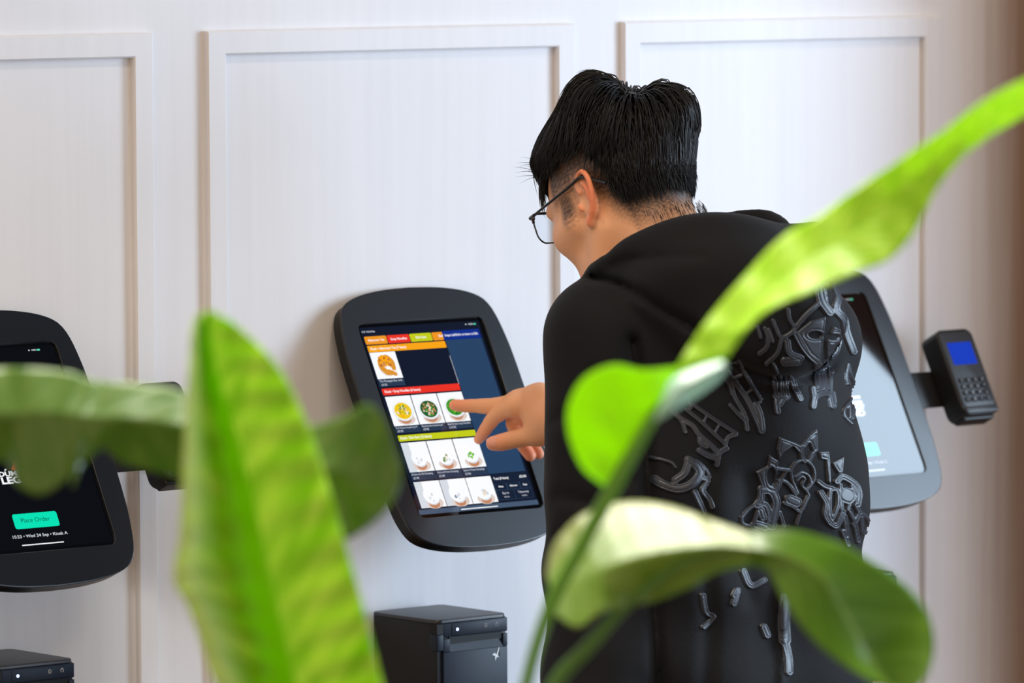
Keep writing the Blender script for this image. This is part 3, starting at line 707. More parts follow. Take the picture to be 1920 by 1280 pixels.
PERSON = bpy.data.objects.new('person', None)
def build_person():
    HVw = HO+HV @ HR.T
    V = np.concatenate([HVw, NV, LV, TV]); n1, n2, n3 = len(HV), len(HV)+len(NV), len(HV)+len(NV)+len(LV)
    Fc = np.concatenate([HF, NF+n1, LF+n2, TF+n3])
    base = np.array(lin((238, 178, 136))); col = np.tile(base, (len(V), 1))
    x, y, z = HV[:, 0], HV[:, 1], HV[:, 2]
    noise = lambda a, b, c, f: 0.5+0.5*np.sin(a*f+1.3*np.sin(b*f*0.83+0.5)+1.7*np.sin(c*f*1.17))
    # shaved temple and nape: dark stubble
    back = np.clip((-y-0.005)/0.05, 0, 1)
    line = 0.010*(1-back)+(-0.070)*back                     # lower limit of stubble
    line = np.where(y > 0.015, 0.002+0.0*y, line)
    jag = 0.006*(noise(x, y, z, 700)-0.5)+0.006*(noise(z, x, y, 1250)-0.5)
    st = np.clip((z-line+jag)/0.042, 0, 1)
    st = st*np.clip((0.066-y)/0.012, 0, 1)
    sb = np.exp(-(((y-0.034)/0.014)**4))*np.clip((z+0.020+jag)/0.02, 0, 1)*np.clip((0.05-z)/0.03, 0, 1)  # sideburn
    st = np.maximum(st, 0.9*sb)
    ear = np.clip((np.abs(x)-0.0765)/0.006, 0, 1)*np.clip((0.055-np.abs(z))/0.01, 0, 1)*np.clip((0.045+y)/0.01, 0, 1)*np.clip((0.03-y)/0.01, 0, 1)
    st = st*(1-ear)
    hairc = np.array(lin((38, 27, 24)))
    gran = 0.75+0.25*noise(x, y, z, 900)
    a = np.clip(st*gran*1.1, 0, 0.95)[:, None]
    c = base*(1-a)+hairc*a
    red = np.array(lin((240, 130, 88))); e = (0.75*ear)[:, None]; c = c*(1-e)+red*e
    lips = np.exp(-((z+0.057)/0.006)**2)*np.clip((y-0.088)/0.006, 0, 1)*np.clip((0.026-np.abs(x))/0.006, 0, 1)
    c = c*(1-0.6*lips[:, None])+np.array(lin((180, 96, 84)))*0.6*lips[:, None]
    eye = (np.minimum(np.hypot(np.abs(x)-0.032, z-0.004), 9) < 0.0045)*(y > 0.09); c[eye] = lin((30, 22, 18))
    brow = np.exp(-((z-0.026-0.1*(np.abs(x)-0.03))/0.005)**2)*(y > 0.07)*(np.abs(x) > 0.014)*(np.abs(x) < 0.052); c = c*(1-0.8*brow[:, None])+hairc*0.8*brow[:, None]
    col[:n1] = c
    # hand: pinker finger ends, paler thumb nail
    hb = np.array(lin((240, 176, 130))); hpnk = np.array(lin((242, 150, 116)))
    ch = np.tile(hb, (len(NV), 1))
    for p, r in ((HJ['mid'][0], 0.022), (HJ['idx'][0], 0.03), (HJ['th'][0], 0.02), (hp(1000, 1000, -0.04), 0.03)):
        k = np.exp(-(np.linalg.norm(NV-p, axis=1)/r)**2)[:, None]*0.8; ch = ch*(1-k)+hpnk*k
    col[n1:n2] = ch
    o = npmesh('person', V, Fc, 'skin')
    at = o.data.color_attributes.new('tone', 'FLOAT_COLOR', 'POINT')
    at.data.foreach_set('color', np.concatenate([col, np.ones((len(V), 1))], 1).astype(np.float32).ravel())
    tag(o, 'person in a black embroidered hoodie and glasses, seen from behind, finger on the menu screen', 'person')
    return o
m = bpy.data.materials.new('skin'); m.use_nodes = True; MATS['skin'] = m
nt = m.node_tree; b = nt.nodes['Principled BSDF']; ca = nt.nodes.new('ShaderNodeVertexColor'); ca.layer_name = 'tone'
nt.links.new(ca.outputs[0], b.inputs['Base Color']); b.inputs['Roughness'].default_value = 0.48; b.inputs['Specular IOR Level'].default_value = 0.4
b.inputs['Subsurface Weight'].default_value = 0.18; b.inputs['Subsurface Radius'].default_value = (0.012, 0.005, 0.003); b.inputs['Subsurface Scale'].default_value = 0.6
tc = nt.nodes.new('ShaderNodeTexCoord'); n2 = nt.nodes.new('ShaderNodeTexNoise'); n2.inputs['Scale'].default_value = 700; nt.links.new(tc.outputs['Object'], n2.inputs['Vector'])
bp = nt.nodes.new('ShaderNodeBump'); bp.inputs['Strength'].default_value = 0.12; bp.inputs['Distance'].default_value = 0.0005
nt.links.new(n2.outputs[0], bp.inputs['Height']); nt.links.new(bp.outputs[0], b.inputs['Normal'])
PERSON = build_person()

# thumb nail
def nail():
    a = np.asarray(HJ['th'][0]); b2 = np.asarray(HJ['th'][1]); ax = (a-b2)/np.linalg.norm(a-b2)
    out = -CW*0.86+CU*0.25; out = out-ax*(out@ax); out /= np.linalg.norm(out); sd = np.cross(ax, out)
    V = []; Fc = []; nu, nv = 9, 9
    for i in range(nv):
        for j in range(nu):
            u = -1+2*j/(nu-1); v = i/(nv-1); wd = 0.0078*math.sqrt(max(0.05, 1-(max(0, v-0.55)/0.5)**2))
            ang = u*wd/0.0105; V.append(b2+ax*(0.001+0.0175*v)+(sd*math.sin(ang)+out*math.cos(ang))*(0.0112-0.0012*v))
    for i in range(nv-1):
        for j in range(nu-1): Fc.append((i*nu+j, i*nu+j+1, (i+1)*nu+j+1, (i+1)*nu+j))
    return mesh('nail', V, Fc, 'nail', PERSON, smooth=True)
mat('nail', (236, 164, 140), 0.3, 0.5)
nail()

# ---------------- hoodie
def hoodie():
    lo, hi = bounds([LS, LW, RS, RE_, WR, S2, S0], 0.15); lo[2] = LW[2]-0.03; hi[2] = P(1300, 350, DM)[2]; lo[1] -= 0.10; 
    g = Grid(lo, hi, 0.0048)
    X, Y, Z = g.X, g.Y, g.Z
    def two(a, b, ra, rb, o): return smin(g.cap(a-X_*o, b-X_*o, ra, rb), g.cap(a+X_*o, b+X_*o, ra, rb), 0.05)
    d = two(S0, S1, 0.140, 0.134, 0.078); d = smin(d, two(S1, S2, 0.132, 0.117, 0.080), 0.04)
    d = smin(d, g.chain([LS+(S2-LS)*0.05+Z_*0.005, P(1235, 535, DM-0.02)], [0.066, 0.062]), 0.05)
    d = smin(d, g.chain([RS, P(1360, 520, DM+0.06)], [0.066, 0.062]), 0.05)
    d = smin(d, g.cap(P(1320, 610, DM-0.08), P(1400, 760, DM-0.07), 0.085, 0.09), 0.06)     # rounded upper back
    la = g.chain([LS, P(1127, 800, DM-0.125), LE, P(1132, 1150, DM-0.12), P(1122, 1310, DM-0.158), LW], [0.070, 0.071, 0.071, 0.070, 0.066, 0.050])
    d = smin(d, la, 0.035)
    ra = g.chain([RS, RE_, RE_+(WR-RE_)*0.70], [0.070, 0.066, 0.050])
    d = smin(d, ra, 0.03)
    d = smax(d, -g.cap(N0+np.array([0, 0.0, -0.03]), N0+(HO-N0)*0.7, 0.060, 0.075), 0.01)  # neck opening
    # folds
    fold = 0.0045*np.sin(38*(X*0.9+0.25*Y)+5*Z+2.0*np.sin(9*Z+3*X))*np.clip((KZ+0.02-Z)/0.2, 0, 1)
    fold = fold+0.0035*np.sin(55*Z+22*X+3*np.sin(14*Y+6*X))*np.clip((0.22-np.abs(Z-KZ+0.25))/0.1, 0, 1)
    d = d+fold.astype(np.float32)
    # hood, lying open on the back: bag, rolled rims, seams pressed in along its edges
    bag = g.ell(P(1372, 555, DM-0.135), (0.135, 0.088, 0.100), np.stack([CR*0.93-CU*0.37, np.cross(CR*0.93-CU*0.37, CR*0.37+CU*0.93), CR*0.37+CU*0.93], 1))
    bag = smin(bag, g.ell(P(1442, 614, DM-0.135), (0.077, 0.075, 0.072), np.stack([CR, CW, CU], 1)), 0.05)
    bag = smin(bag, g.chain([P(1150, 530, DM-0.10), P(1225, 560, DM-0.14), P(1300, 610, DM-0.15)], [0.020, 0.028, 0.030]), 0.045)
    roll = g.chain(list(catmull([P(1136, 522, DM-0.09), P(1146, 496, DM-0.11), P(1180, 474, DM-0.13), P(1235, 460, DM-0.14), P(1310, 450, DM-0.14), P(1420, 444, DM-0.12), P(1530, 436, DM-0.06)], 16)), [0.019]*3+[0.0165]*13)
    bag = smin(bag, roll, 0.022)
    rim = g.chain(list(catmull([P(1215, 449, DM+0.00), P(1262, 434, DM-0.01), P(1345, 422, DM-0.02), P(1420, 413, DM-0.03), P(1456, 424, DM-0.055), P(1470, 445, DM-0.08)], 14)), [0.0150]*14)
    front = g.chain([P(1132, 522, DM-0.085), P(1125, 545, DM-0.04), P(1150, 560, DM+0.03)], [0.020, 0.022, 0.022])
    hood = smin(bag, front, 0.015)
    hood = hood+(0.0025*np.sin(60*(X*0.5+Z)+3*np.sin(20*Y))).astype(np.float32)
    d = smin(d, hood, 0.010); d = smin(d, rim, 0.004)
    d = smax(d, -g.cap(N0+np.array([0, 0.0, 0.0]), N0+(HO-N0)*0.75, 0.052, 0.068), 0.012)
    qx, qy, qz = X-CAM[0], Y-CAM[1], Z-CAM[2]
    dep = qx*CW[0]+qy*CW[1]+qz*CW[2]; lx = (qx*CR[0]+qy*CR[1]+qz*CR[2])/dep*F+960; ly = 640-(qx*CU[0]+qy*CU[1]+qz*CU[2])/dep*F
    near = np.clip((DM+0.03-dep)/0.03, 0, 1)
    def press(d, pts, w, amt):
        pts = catmull(pts, 4*len(pts)); q = None
        for (ax, ay), (bx, by) in zip(pts[:-1], pts[1:]):
            dx, dy = bx-ax, by-ay; t = np.clip(((lx-ax)*dx+(ly-ay)*dy)/(dx*dx+dy*dy+1e-9), 0, 1); e = np.hypot(lx-ax-t*dx, ly-ay-t*dy); q = e if q is None else np.minimum(q, e)
        return d+amt*np.exp(-(q/w)**2)*near
    d = press(d, [(1112, 520), (1148, 530), (1190, 546), (1245, 582), (1304, 614), (1350, 655), (1395, 690), (1440, 706), (1490, 709), (1545, 693), (1582, 664)], 9, 0.013)
    d = press(d, [(1130, 508), (1165, 490), (1235, 482), (1320, 478)], 8, 0.004)
    d = press(d, [(1186, 640), (1200, 720), (1208, 800), (1214, 880), (1222, 980), (1226, 1100), (1236, 1290)], 12, 0.016)
    d = press(d, [(1110, 700), (1080, 760), (1040, 790)], 12, 0.004); d = press(d, [(1180, 900), (1120, 940), (1050, 930)], 14, 0.006); d = press(d, [(1170, 985), (1110, 1010), (1050, 1000)], 12, 0.004)
    d = press(d, [(1330, 880), (1320, 1000), (1330, 1150), (1325, 1290)], 16, 0.007); d = press(d, [(1462, 1080), (1468, 1180), (1466, 1290)], 7, -0.006); d = press(d, [(1400, 900), (1395, 1000), (1405, 1120)], 18, 0.005)
    V, Fc = g.mesh(d); V = relax(V, Fc, 2, 0.5)
    return V, Fc
OV, OF = hoodie()
HOOD = npmesh('hoodie', OV, OF, 'hoodie', PERSON)
BVH = BVHTree.FromPolygons([tuple(v) for v in OV], [tuple(f) for f in OF])

# ---------------- raised tone-on-tone appliqué on the hoodie (each motif its own piece of cloth)
def motif(name, org, sc, strokes, polys=(), holes=(), step=1.4, groove=True, hgt=0.0030, fat=None):
    """2D drawing laid on the cloth: strokes (width, points), filled polygons, elliptical holes (cx,cy,rx,ry)"""
    T = lambda p: (org[0]+p[0]/sc, org[1]+p[1]/sc)
    fat = fat or {'flower_patch': 1.9, 'hood_patch': 1.8}.get(name, 1.55)
    st_ = [(w/sc/2*fat, [T(p) for p in catmull(pts, 6*len(pts))]) for w, pts in strokes]
    pl_ = [np.array([T(p) for p in q]) for q in polys]
    allp = np.array([p for _, q in st_ for p in q]+[tuple(p) for q in pl_ for p in q]); lo = allp.min(0)-7; hi = allp.max(0)+7
    gx = np.arange(lo[0], hi[0], step); gy = np.arange(lo[1], hi[1], step); XX, YY = np.meshgrid(gx, gy)
    D = np.full(XX.shape, 99.0)
    for r_, pts in st_:
        for (ax, ay), (bx, by) in zip(pts[:-1], pts[1:]):
            dx, dy = bx-ax, by-ay; t = np.clip(((XX-ax)*dx+(YY-ay)*dy)/(dx*dx+dy*dy+1e-9), 0, 1)
            D = np.minimum(D, np.hypot(XX-ax-t*dx, YY-ay-t*dy)-r_)
    for q in pl_:
        ins = np.zeros(XX.shape, bool); dd = np.full(XX.shape, 99.0)
        for i in range(len(q)):
            ax, ay = q[i]; bx, by = q[(i+1) % len(q)]; dx, dy = bx-ax, by-ay
            t = np.clip(((XX-ax)*dx+(YY-ay)*dy)/(dx*dx+dy*dy+1e-9), 0, 1); dd = np.minimum(dd, np.hypot(XX-ax-t*dx, YY-ay-t*dy))
            c = ((ay > YY) != (by > YY)) & (XX < (bx-ax)*(YY-ay)/(by-ay+1e-12)+ax); ins ^= c
        D = np.minimum(D, np.where(ins, -dd, dd))
    for cx, cy, rx, ry in holes:
        (cx, cy), rx, ry = T((cx, cy)), rx/sc, ry/sc
        D = np.maximum(D, (1-np.hypot((XX-cx)/rx, (YY-cy)/ry))*min(rx, ry))
    s_ = np.clip(-D/2.6, 0, 1); H = -0.0012+(hgt+0.0012)*np.sqrt(s_*(2-s_))*np.where(D < 0, 1, 0)
    if groove: H -= 0.0012*np.exp(-((D+4.6)/0.8)**2)*(D < -2)
    H = np.where(D > 0, -0.0012-0.0006*np.clip(D, 0, 2), H)
    idx = np.full(XX.shape, -1); V = []; dist = np.zeros(XX.shape)
    for i, j in np.argwhere(D < 2.0):
        dr = P(XX[i, j], YY[i, j], 1.0)-CAM; loc, nrm, fi, ds = BVH.ray_cast(Vector(CAM), Vector(dr).normalized())
        if loc is None: continue
        idx[i, j] = len(V); dist[i, j] = ds; V.append(np.array(loc)+np.array(nrm)*H[i, j])
    Fc = []
    a, b, c, d_ = idx[:-1, :-1], idx[:-1, 1:], idx[1:, 1:], idx[1:, :-1]
    rng = np.max([dist[:-1, :-1], dist[:-1, 1:], dist[1:, 1:], dist[1:, :-1]], 0)-np.min([dist[:-1, :-1], dist[:-1, 1:], dist[1:, 1:], dist[1:, :-1]], 0)
    ok = (a >= 0) & (b >= 0) & (c >= 0) & (d_ >= 0) & (rng < 0.012)
    Fc = np.stack([a[ok], d_[ok], c[ok], b[ok]], 1)
    if not len(Fc): return
    V = np.array(V); lab = np.arange(len(V))
    while True:
        m_ = lab[Fc].min(1); new = lab.copy()
        for c_ in range(4): np.minimum.at(new, Fc[:, c_], m_)
        new = new[new]
        if (new == lab).all(): break
        lab = new
    for l in np.unique(lab[Fc[:, 0]]):
        f_ = Fc[lab[Fc[:, 0]] == l]
        if len(f_) < 40: continue
        u_, inv_ = np.unique(f_, return_inverse=True); npmesh(name, V[u_], inv_.reshape(-1, 4), 'patch', HOOD)
s5 = 5.332
o4, o5, o6, o3 = (1200, 660), (1200, 840), (1380, 780), (1360, 520)
motif('letter_patch', o4, s5, [(30, [(985, 95), (1090, 280), (1208, 470)]), (30, [(880, 190), (990, 360), (1115, 545)]), (22, [(905, 110), (985, 100)]), (24, [(930, 262), (1010, 225)]), (24, [(1055, 415), (1110, 375)]), (26, [(1110, 548), (1200, 500)]), (54, [(1155, 530), (1195, 640), (1212, 780)]),
      (42, [(850, 225), (905, 330), (930, 420)]), (44, [(935, 270), (1060, 460), (1140, 620), (1215, 790)]), (36, [(925, 400), (960, 480), (1020, 580), (1060, 680)]), (34, [(900, 530), (980, 620), (1050, 690), (1068, 775)])])
motif('letter_patch', o4, s5, [(34, [(495, 500), (620, 590), (780, 700), (955, 810)]), (34, [(465, 580), (600, 690), (740, 820), (850, 920)]), (30, [(480, 460), (505, 560)]), (24, [(625, 715), (665, 640)]), (24, [(740, 810), (785, 735)]), (34, [(845, 925), (880, 850), (955, 825)]),
      (42, [(310, 580), (410, 670), (520, 735), (590, 830), (690, 920), (760, 990)]), (34, [(400, 670), (430, 730), (452, 800)]), (34, [(590, 850), (600, 915), (660, 950)]), (46, [(590, 985), (670, 1030), (755, 1055)]), (40, [(765, 1125), (790, 1010), (860, 965)])])
motif('letter_patch', o5, s5, [(62, [(480, 120), (560, 180), (590, 260), (510, 360), (390, 405), (260, 375), (150, 310)]), (30, [(560, 130), (645, 205), (695, 290)]), (56, [(350, 320), (440, 250), (480, 140)]), (40, [(590, 290), (675, 325), (620, 420), (690, 510), (722, 585)]), (40, [(545, 440), (590, 540), (640, 640)]), (26, [(110, 90), (240, 120), (320, 150), (352, 190)])])
motif('letter_patch', o3, s5, [(40, [(488, 1010), (505, 1180)]), (34, [(550, 1000), (565, 1170)]), (34, [(605, 1010), (612, 1170)]), (60, [(510, 1190), (600, 1190)]), (40, [(505, 1200), (512, 1290), (520, 1345)]), (40, [(585, 1200), (540, 1270)])])
motif('letter_patch', o3, s5, [(44, [(650, 1010), (700, 1120), (742, 1215)])])
motif('letter_patch', o3, s5, [(62, [(925, 880), (925, 1090)]), (30, [(985, 880), (990, 1150)]), (34, [(1045, 930), (1040, 1150)]), (46, [(870, 1290), (890, 1200), (970, 1160), (1040, 1180), (1070, 1290)]), (40, [(865, 1110), (880, 1200)]), (30, [(1000, 860), (1065, 950)]), (40, [(1065, 1160), (1080, 1250)])])
motif('letter_patch', (1200, 520), 4.0, [(20, [(1556, 650), (1545, 740), (1560, 800)]), (18, [(1560, 660), (1580, 740), (1600, 800), (1592, 880), (1566, 930), (1530, 980), (1530, 1040), (1585, 1100)]), (20, [(1600, 960), (1590, 1060)]), (18, [(1565, 960), (1570, 1050)])])
motif('hood_patch', o3, s5, [(46, [(1080, 50), (1125, 190), (1100, 320), (1180, 420), (1208, 560), (1275, 740)]), (50, [(930, 100), (960, 240), (1035, 350)]), (26, [(985, 130), (1000, 240)]), (26, [(625, 320), (640, 420), (685, 520), (560, 600), (500, 500), (475, 430)]), (30, [(685, 520), (800, 380), (925, 265)]),
      (30, [(690, 560), (760, 690), (830, 780), (930, 868)]), (26, [(560, 600), (520, 750), (410, 860)]), (28, [(395, 510), (425, 600), (410, 700), (340, 760)]), (24, [(320, 490), (350, 600)]), (40, [(615, 640), (640, 750), (750, 800)]), (52, [(590, 840), (720, 835)]), (22, [(480, 860), (520, 950)]), (24, [(430, 520), (470, 640)])],
      [[(700, 550), (850, 430), (1000, 385), (965, 700), (945, 860), (830, 770)]], [(890, 570, 62, 34)])
motif('hood_patch', o3, s5, [(26, [(1140, 640), (1110, 740), (1060, 800)])], [[(1075, 480), (1150, 520), (1135, 620), (1000, 830), (1000, 640)]], [(1075, 592, 55, 28)])
motif('flower_patch', o6, s5, [
      (20, [(545, 520), (600, 455), (690, 440), (765, 520), (770, 640), (700, 740)]), (20, [(580, 600), (650, 560), (720, 600), (735, 680), (690, 720)]), (18, [(600, 640), (650, 600), (680, 630), (650, 690), (720, 790), (680, 880)]), (20, [(540, 540), (555, 640), (610, 770)]),
      (24, [(400, 520), (470, 530), (545, 535)]), (24, [(420, 640), (500, 660), (590, 780)]), (18, [(500, 540), (440, 640)]), (26, [(650, 300), (650, 400), (680, 450)]), (26, [(760, 370), (720, 450)]),
      (50, [(255, 735), (340, 745), (395, 850), (375, 980), (350, 1100)]), (36, [(420, 680), (380, 760), (400, 860)]), (24, [(480, 870), (560, 900), (640, 945), (715, 800)]), (20, [(640, 960), (600, 1080)]), (26, [(430, 960), (470, 1090)]), (60, [(530, 830), (600, 860)]),
      (22, [(50, 1010), (120, 930), (205, 880), (215, 930), (160, 1080), (60, 1070), (50, 1010)]), (34, [(205, 890), (285, 880), (325, 980), (310, 1110)]), (50, [(200, 1080), (280, 1105)]), (44, [(240, 940), (260, 1010)]), (40, [(250, 730), (240, 830), (200, 890)]),
      (36, [(840, 760), (900, 870), (890, 980), (930, 1060)]), (26, [(930, 740), (1000, 740), (1012, 880), (950, 1030), (925, 880), (935, 740)]), (30, [(815, 650), (880, 700), (950, 720)]),
      (40, [(1000, 650), (1060, 605), (1180, 680), (1220, 770), (1210, 880)]), (26, [(1035, 690), (1040, 800), (1050, 950)]), (90, [(1090, 790), (1110, 800)]), (26, [(1135, 840), (1110, 930)]), (30, [(1190, 890), (1222, 970), (1170, 1080)]), (24, [(1130, 960), (1180, 1060)]), (36, [(1060, 960), (1000, 1090), (930, 1060)]),
      (24, [(1235, 960), (1300, 1015), (1328, 1130), (1255, 1155), (1250, 1010)]), (30, [(1080, 1000), (1100, 1200)]), (30, [(1180, 1080), (1212, 1250)]), (30, [(1060, 1150), (1110, 1290)]), (26, [(1150, 700), (1190, 800)])],
      [[(430, 205), (600, 268), (655, 300), (640, 390), (560, 300), (480, 350), (420, 440), (405, 330)], [(805, 125), (815, 340), (765, 375), (722, 265), (665, 340), (650, 280), (720, 190)], [(815, 350), (922, 345), (935, 460), (945, 690), (905, 660), (885, 440), (830, 430)], [(940, 465), (1075, 395), (1062, 565), (1010, 575)],
       [(330, 385), (415, 440), (400, 630), (350, 725), (250, 725), (195, 555), (310, 495)]], [(345, 600, 42, 85)])
motif('flower_patch', (1200, 900), 3.2, [(24, [(615, 545), (660, 630), (740, 600)]), (22, [(560, 690), (580, 660), (560, 740)]), (20, [(375, 690), (395, 790), (440, 820), (380, 880)])])
motif('flower_patch', (1200, 900), 3.2, [(40, [(870, 700), (860, 850), (865, 960)]), (28, [(865, 970), (885, 1060), (890, 1150)]), (26, [(740, 880), (760, 930)])])

def legs_mesh():
    lo, hi = bounds([HIPL, HIPR, ANL, ANR], 0.14); lo[2] = 0.03
    g = Grid(lo, hi, 0.008)
    d = smin(g.cap(S0-X_*0.055-Z_*0.02, HIPL, 0.118, 0.112), g.cap(S0+X_*0.055-Z_*0.02, HIPR, 0.118, 0.112), 0.04)
    for h, k, a in ((HIPL, KNL, ANL), (HIPR, KNR, ANR)): d = smin(d, g.chain([h, k, a], [0.105, 0.085, 0.078]), 0.02)
    return g.mesh(d)
npmesh('trousers', *legs_mesh(), 'trousers', PERSON)
for a in (ANL, ANR):
    g = Grid((a[0]-0.07, a[1]-0.09, -0.005), (a[0]+0.07, a[1]+0.24, 0.13), 0.004)
    d = smin(g.cap((a[0], a[1]-0.02, 0.045), (a[0], a[1]+0.16, 0.035), 0.045, 0.036), g.cap((a[0], a[1], 0.05), (a[0], a[1], 0.09), 0.045, 0.045), 0.03)
    d = smin(d, g.cap((a[0]-0.008, a[1]+0.1, 0.03), (a[0]+0.008, a[1]+0.15, 0.03), 0.042, 0.036), 0.02)
    d = smax(d, -(g.Z+0*g.X+0*g.Y)+0.001, 0.004)
    npmesh('shoe', *g.mesh(d), 'shoe', PERSON)

# ---------------- hair
HC_, HRD = np.array([0, -0.008, 0.045]), np.array([0.075, 0.096, 0.086])
def scalp(v, off):
    """point over the skull in direction v (head frame), off metres above the skin"""
    v = np.asarray(v, float); q = v/np.linalg.norm(v/HRD)
    return HC_+q*(1+off/np.linalg.norm(q))
def _whorl():
    best = None
    for a in np.linspace(-1.2, 1.2, 80):
        for b_ in np.linspace(-0.9, 0.9, 80):
            p = scalp((math.sin(a), math.sin(b_), 1.0), 0.008); x, y, z = pix(hw(*p)); n = HR @ ((p-HC_)/HRD**2); n /= np.linalg.norm(n)
            c = abs(x-1182)/10+abs(n @ -CW-0.22)*20
            if best is None or c < best[0]: best = (c, p)
    return best[1]
WHORL = _whorl()
def hairline(x, y):
    """lowest height of the long hair, head frame: above the ears high, dipping behind them"""
    t = min(1, max(0, (-0.020-y)/0.046)); t = t*t*(3-2*t)
    return 0.070*(1-t)+(-0.006)*t
def hair():
    B = MB(); rr = random.Random(11)
    g = Grid((-0.11, -0.135, -0.035), (0.11, 0.135, 0.165), 0.0032)
    X, Y, Z = g.X, g.Y, g.Z
    d = g.ell((0, -0.009, 0.048), (0.0820, 0.1020, 0.095))
    t = np.clip((-0.020-Y)/0.046, 0, 1); t = t*t*(3-2*t); low = 0.070*(1-t)-0.006*t
    d = smax(d, low+0.004-Z+0*X, 0.012)
    d = smax(d, Y-0.070+0*X-0.25*np.clip(Z-0.06, 0, 1), 0.015)
    V, Fc = g.mesh(d); V = relax(V, Fc, 2); B.add(V, Fc)
    def tube(pts, w):
        n = len(pts); B.tube(pts, [w*(1-(k/(n-1))**1.8)*0.96+w*0.04 for k in range(n)], 4, cap=False)
    SEG = 9
    nW = (WHORL-HC_)/HRD**2; nW /= np.linalg.norm(nW)
    side = HR.T @ CR; side = side-nW*(side@nW); side /= np.linalg.norm(side); fw = np.cross(nW, side)
    clumps = []
    for k in range(520):
        while True:
            v = np.array([rr.gauss(0, 1), rr.gauss(0, 1), rr.gauss(0, 1)]); p = scalp(v, 0)
            if p[2] > hairline(p[0], p[1])+0.002 and p[1] < 0.078+0.12*(p[2]-0.09) and np.linalg.norm(p-WHORL) > 0.005: break
        clumps.append((v/np.linalg.norm(v), rr.uniform(0.046, 0.085), rr.uniform(0.75, 1.25), rr.gauss(0, 0.22)))
    for v, L, vol, tw in clumps:
        for j in range(rr.randint(7, 11)):
            u = v+np.array([rr.gauss(0, 0.055) for _ in range(3)]); p = scalp(u, 0.003); pts = []
            LL = L*rr.uniform(0.8, 1.1)
            if p[2] < 0.075 and p[1] < -0.01: LL *= rr.uniform(0.55, 1.15)
            free = None; cut = rr.uniform(0.002, 0.007) if p[1] > -0.03 else rr.uniform(-0.004, 0.016)
            for s in range(SEG+1):
                f = s/SEG; nrm = (p-HC_)/HRD**2; nrm /= np.linalg.norm(nrm)
                dw = p-WHORL; dist = np.linalg.norm(dw); aw = dw-nrm*(dw@nrm); aw /= np.linalg.norm(aw)+1e-9
                sw = np.cross(nrm, aw)
                t_ = aw+sw*tw*0.5+np.array([0, 0.10, -0.45]); t_ = t_-nrm*(t_@nrm); t_ /= np.linalg.norm(t_)
                ws = abs(dw@side)/(math.hypot(dw@side, dw@fw)+1e-6)
                off = 0.0085+0.0290*vol*(0.42+0.58*ws**1.3)*min(1, 0.25+dist/0.030)*math.exp(-((dist-0.052)/0.036)**2)+0.003*vol+0.016*min(1, max(0, (p[1]-0.0)/0.06))*min(1, max(0, (p[2]-0.05)/0.03))+(0.004*f if p[2] > 0.05 else -0.002*f)
                off *= min(1, 0.35+f*2.2)
                off = min(off, 0.0078+0.042*min(1, max(0, (p[2]+0.005)/0.085))**1.4)
                q = scalp(p-HC_, off); pts.append(q)
                if p[1] > 0.070 and free is None and p[2] < 0.115: free = (t_*0.55+nrm*0.25)
                if free is not None:
                    free = free+np.array([0, -0.03, -0.17]); step = free/np.linalg.norm(free)*LL/SEG
                    HC2 = p+step; p = HC2
                    dd = (p-HC_)/HRD; r_ = np.linalg.norm(dd)
                    if r_ < 1.0: p = HC_+(p-HC_)/r_
                else:
                    p = scalp(p-HC_+t_*LL/SEG, 0.0)
                    if s > 2 and p[2] < hairline(p[0], p[1])-cut: break
            tube(pts, rr.uniform(0.0007, 0.0014))
    # strands arching over from the parting at the crown
    for k in range(520):
        sg = rr.choice((-1, 1)); a = rr.uniform(-0.62, 0.62); dr = side*sg*math.cos(a)+fw*math.sin(a)
        b0 = WHORL+side*sg*rr.uniform(0.001, 0.010)+fw*rr.uniform(-0.018, 0.018); L = rr.uniform(0.055, 0.095); h = rr.uniform(0.024, 0.040)*(1-0.9*abs(math.sin(a)))
        pts = []
        for s in range(SEG+1):
            f = s/SEG; q = b0+dr*L*f; q = scalp(q-HC_, 0.0); q = scalp(q-HC_, -0.003+(h+0.007)*math.sin(min(1, f*1.15)*pi*0.78)**1.25); pts.append(q)
        tube(pts, rr.uniform(0.0007, 0.0013))
    for k in range(160):
        a = rr.uniform(0, 2*pi); d0_ = rr.uniform(0, 0.016); b0 = WHORL+side*math.cos(a)*d0_+fw*math.sin(a)*d0_; dr = side*math.cos(a)+fw*math.sin(a); L = rr.uniform(0.03, 0.05); pts = []
        for s in range(SEG+1):
            f = s/SEG; q = scalp(b0+dr*L*f-HC_, 0.0); pts.append(scalp(q-HC_, 0.007+0.010*math.sin(f*pi*0.7)))
        tube(pts, rr.uniform(0.0008, 0.0014))
    # fringe over the brow, with the pointed lock at the temple
    for k in range(260):
        x = rr.uniform(-0.060, 0.060); p = scalp((x, 0.080-4*x*x, 0.070+rr.uniform(-0.012, 0.02)), 0.016); pts = [p]; dv = np.array([x*4+rr.gauss(0, .08), 0.75, 0.05])
        L = rr.uniform(0.055, 0.078)
        for s in range(SEG): dv = dv+np.array([0, -0.10, -0.24]); pts.append(pts[-1]+dv/np.linalg.norm(dv)*L/SEG)
        tube(pts, rr.uniform(0.0007, 0.0013))
    for k in range(130):
        p = scalp((-0.048+rr.uniform(-0.010, 0.014), 0.078+rr.uniform(-0.020, 0.012), 0.036+rr.uniform(-0.010, 0.014)), 0.014); pts = [p]; dv = np.array([-0.14+rr.gauss(0, .05), 0.42+rr.gauss(0, .06), -0.75])
        L = rr.uniform(0.034, 0.064)
        for s in range(SEG): dv = dv+np.array([0.012, -0.03, -0.04]); pts.append(pts[-1]+dv/np.linalg.norm(dv)*L/SEG)
        tube(pts, rr.uniform(0.0007, 0.0013))
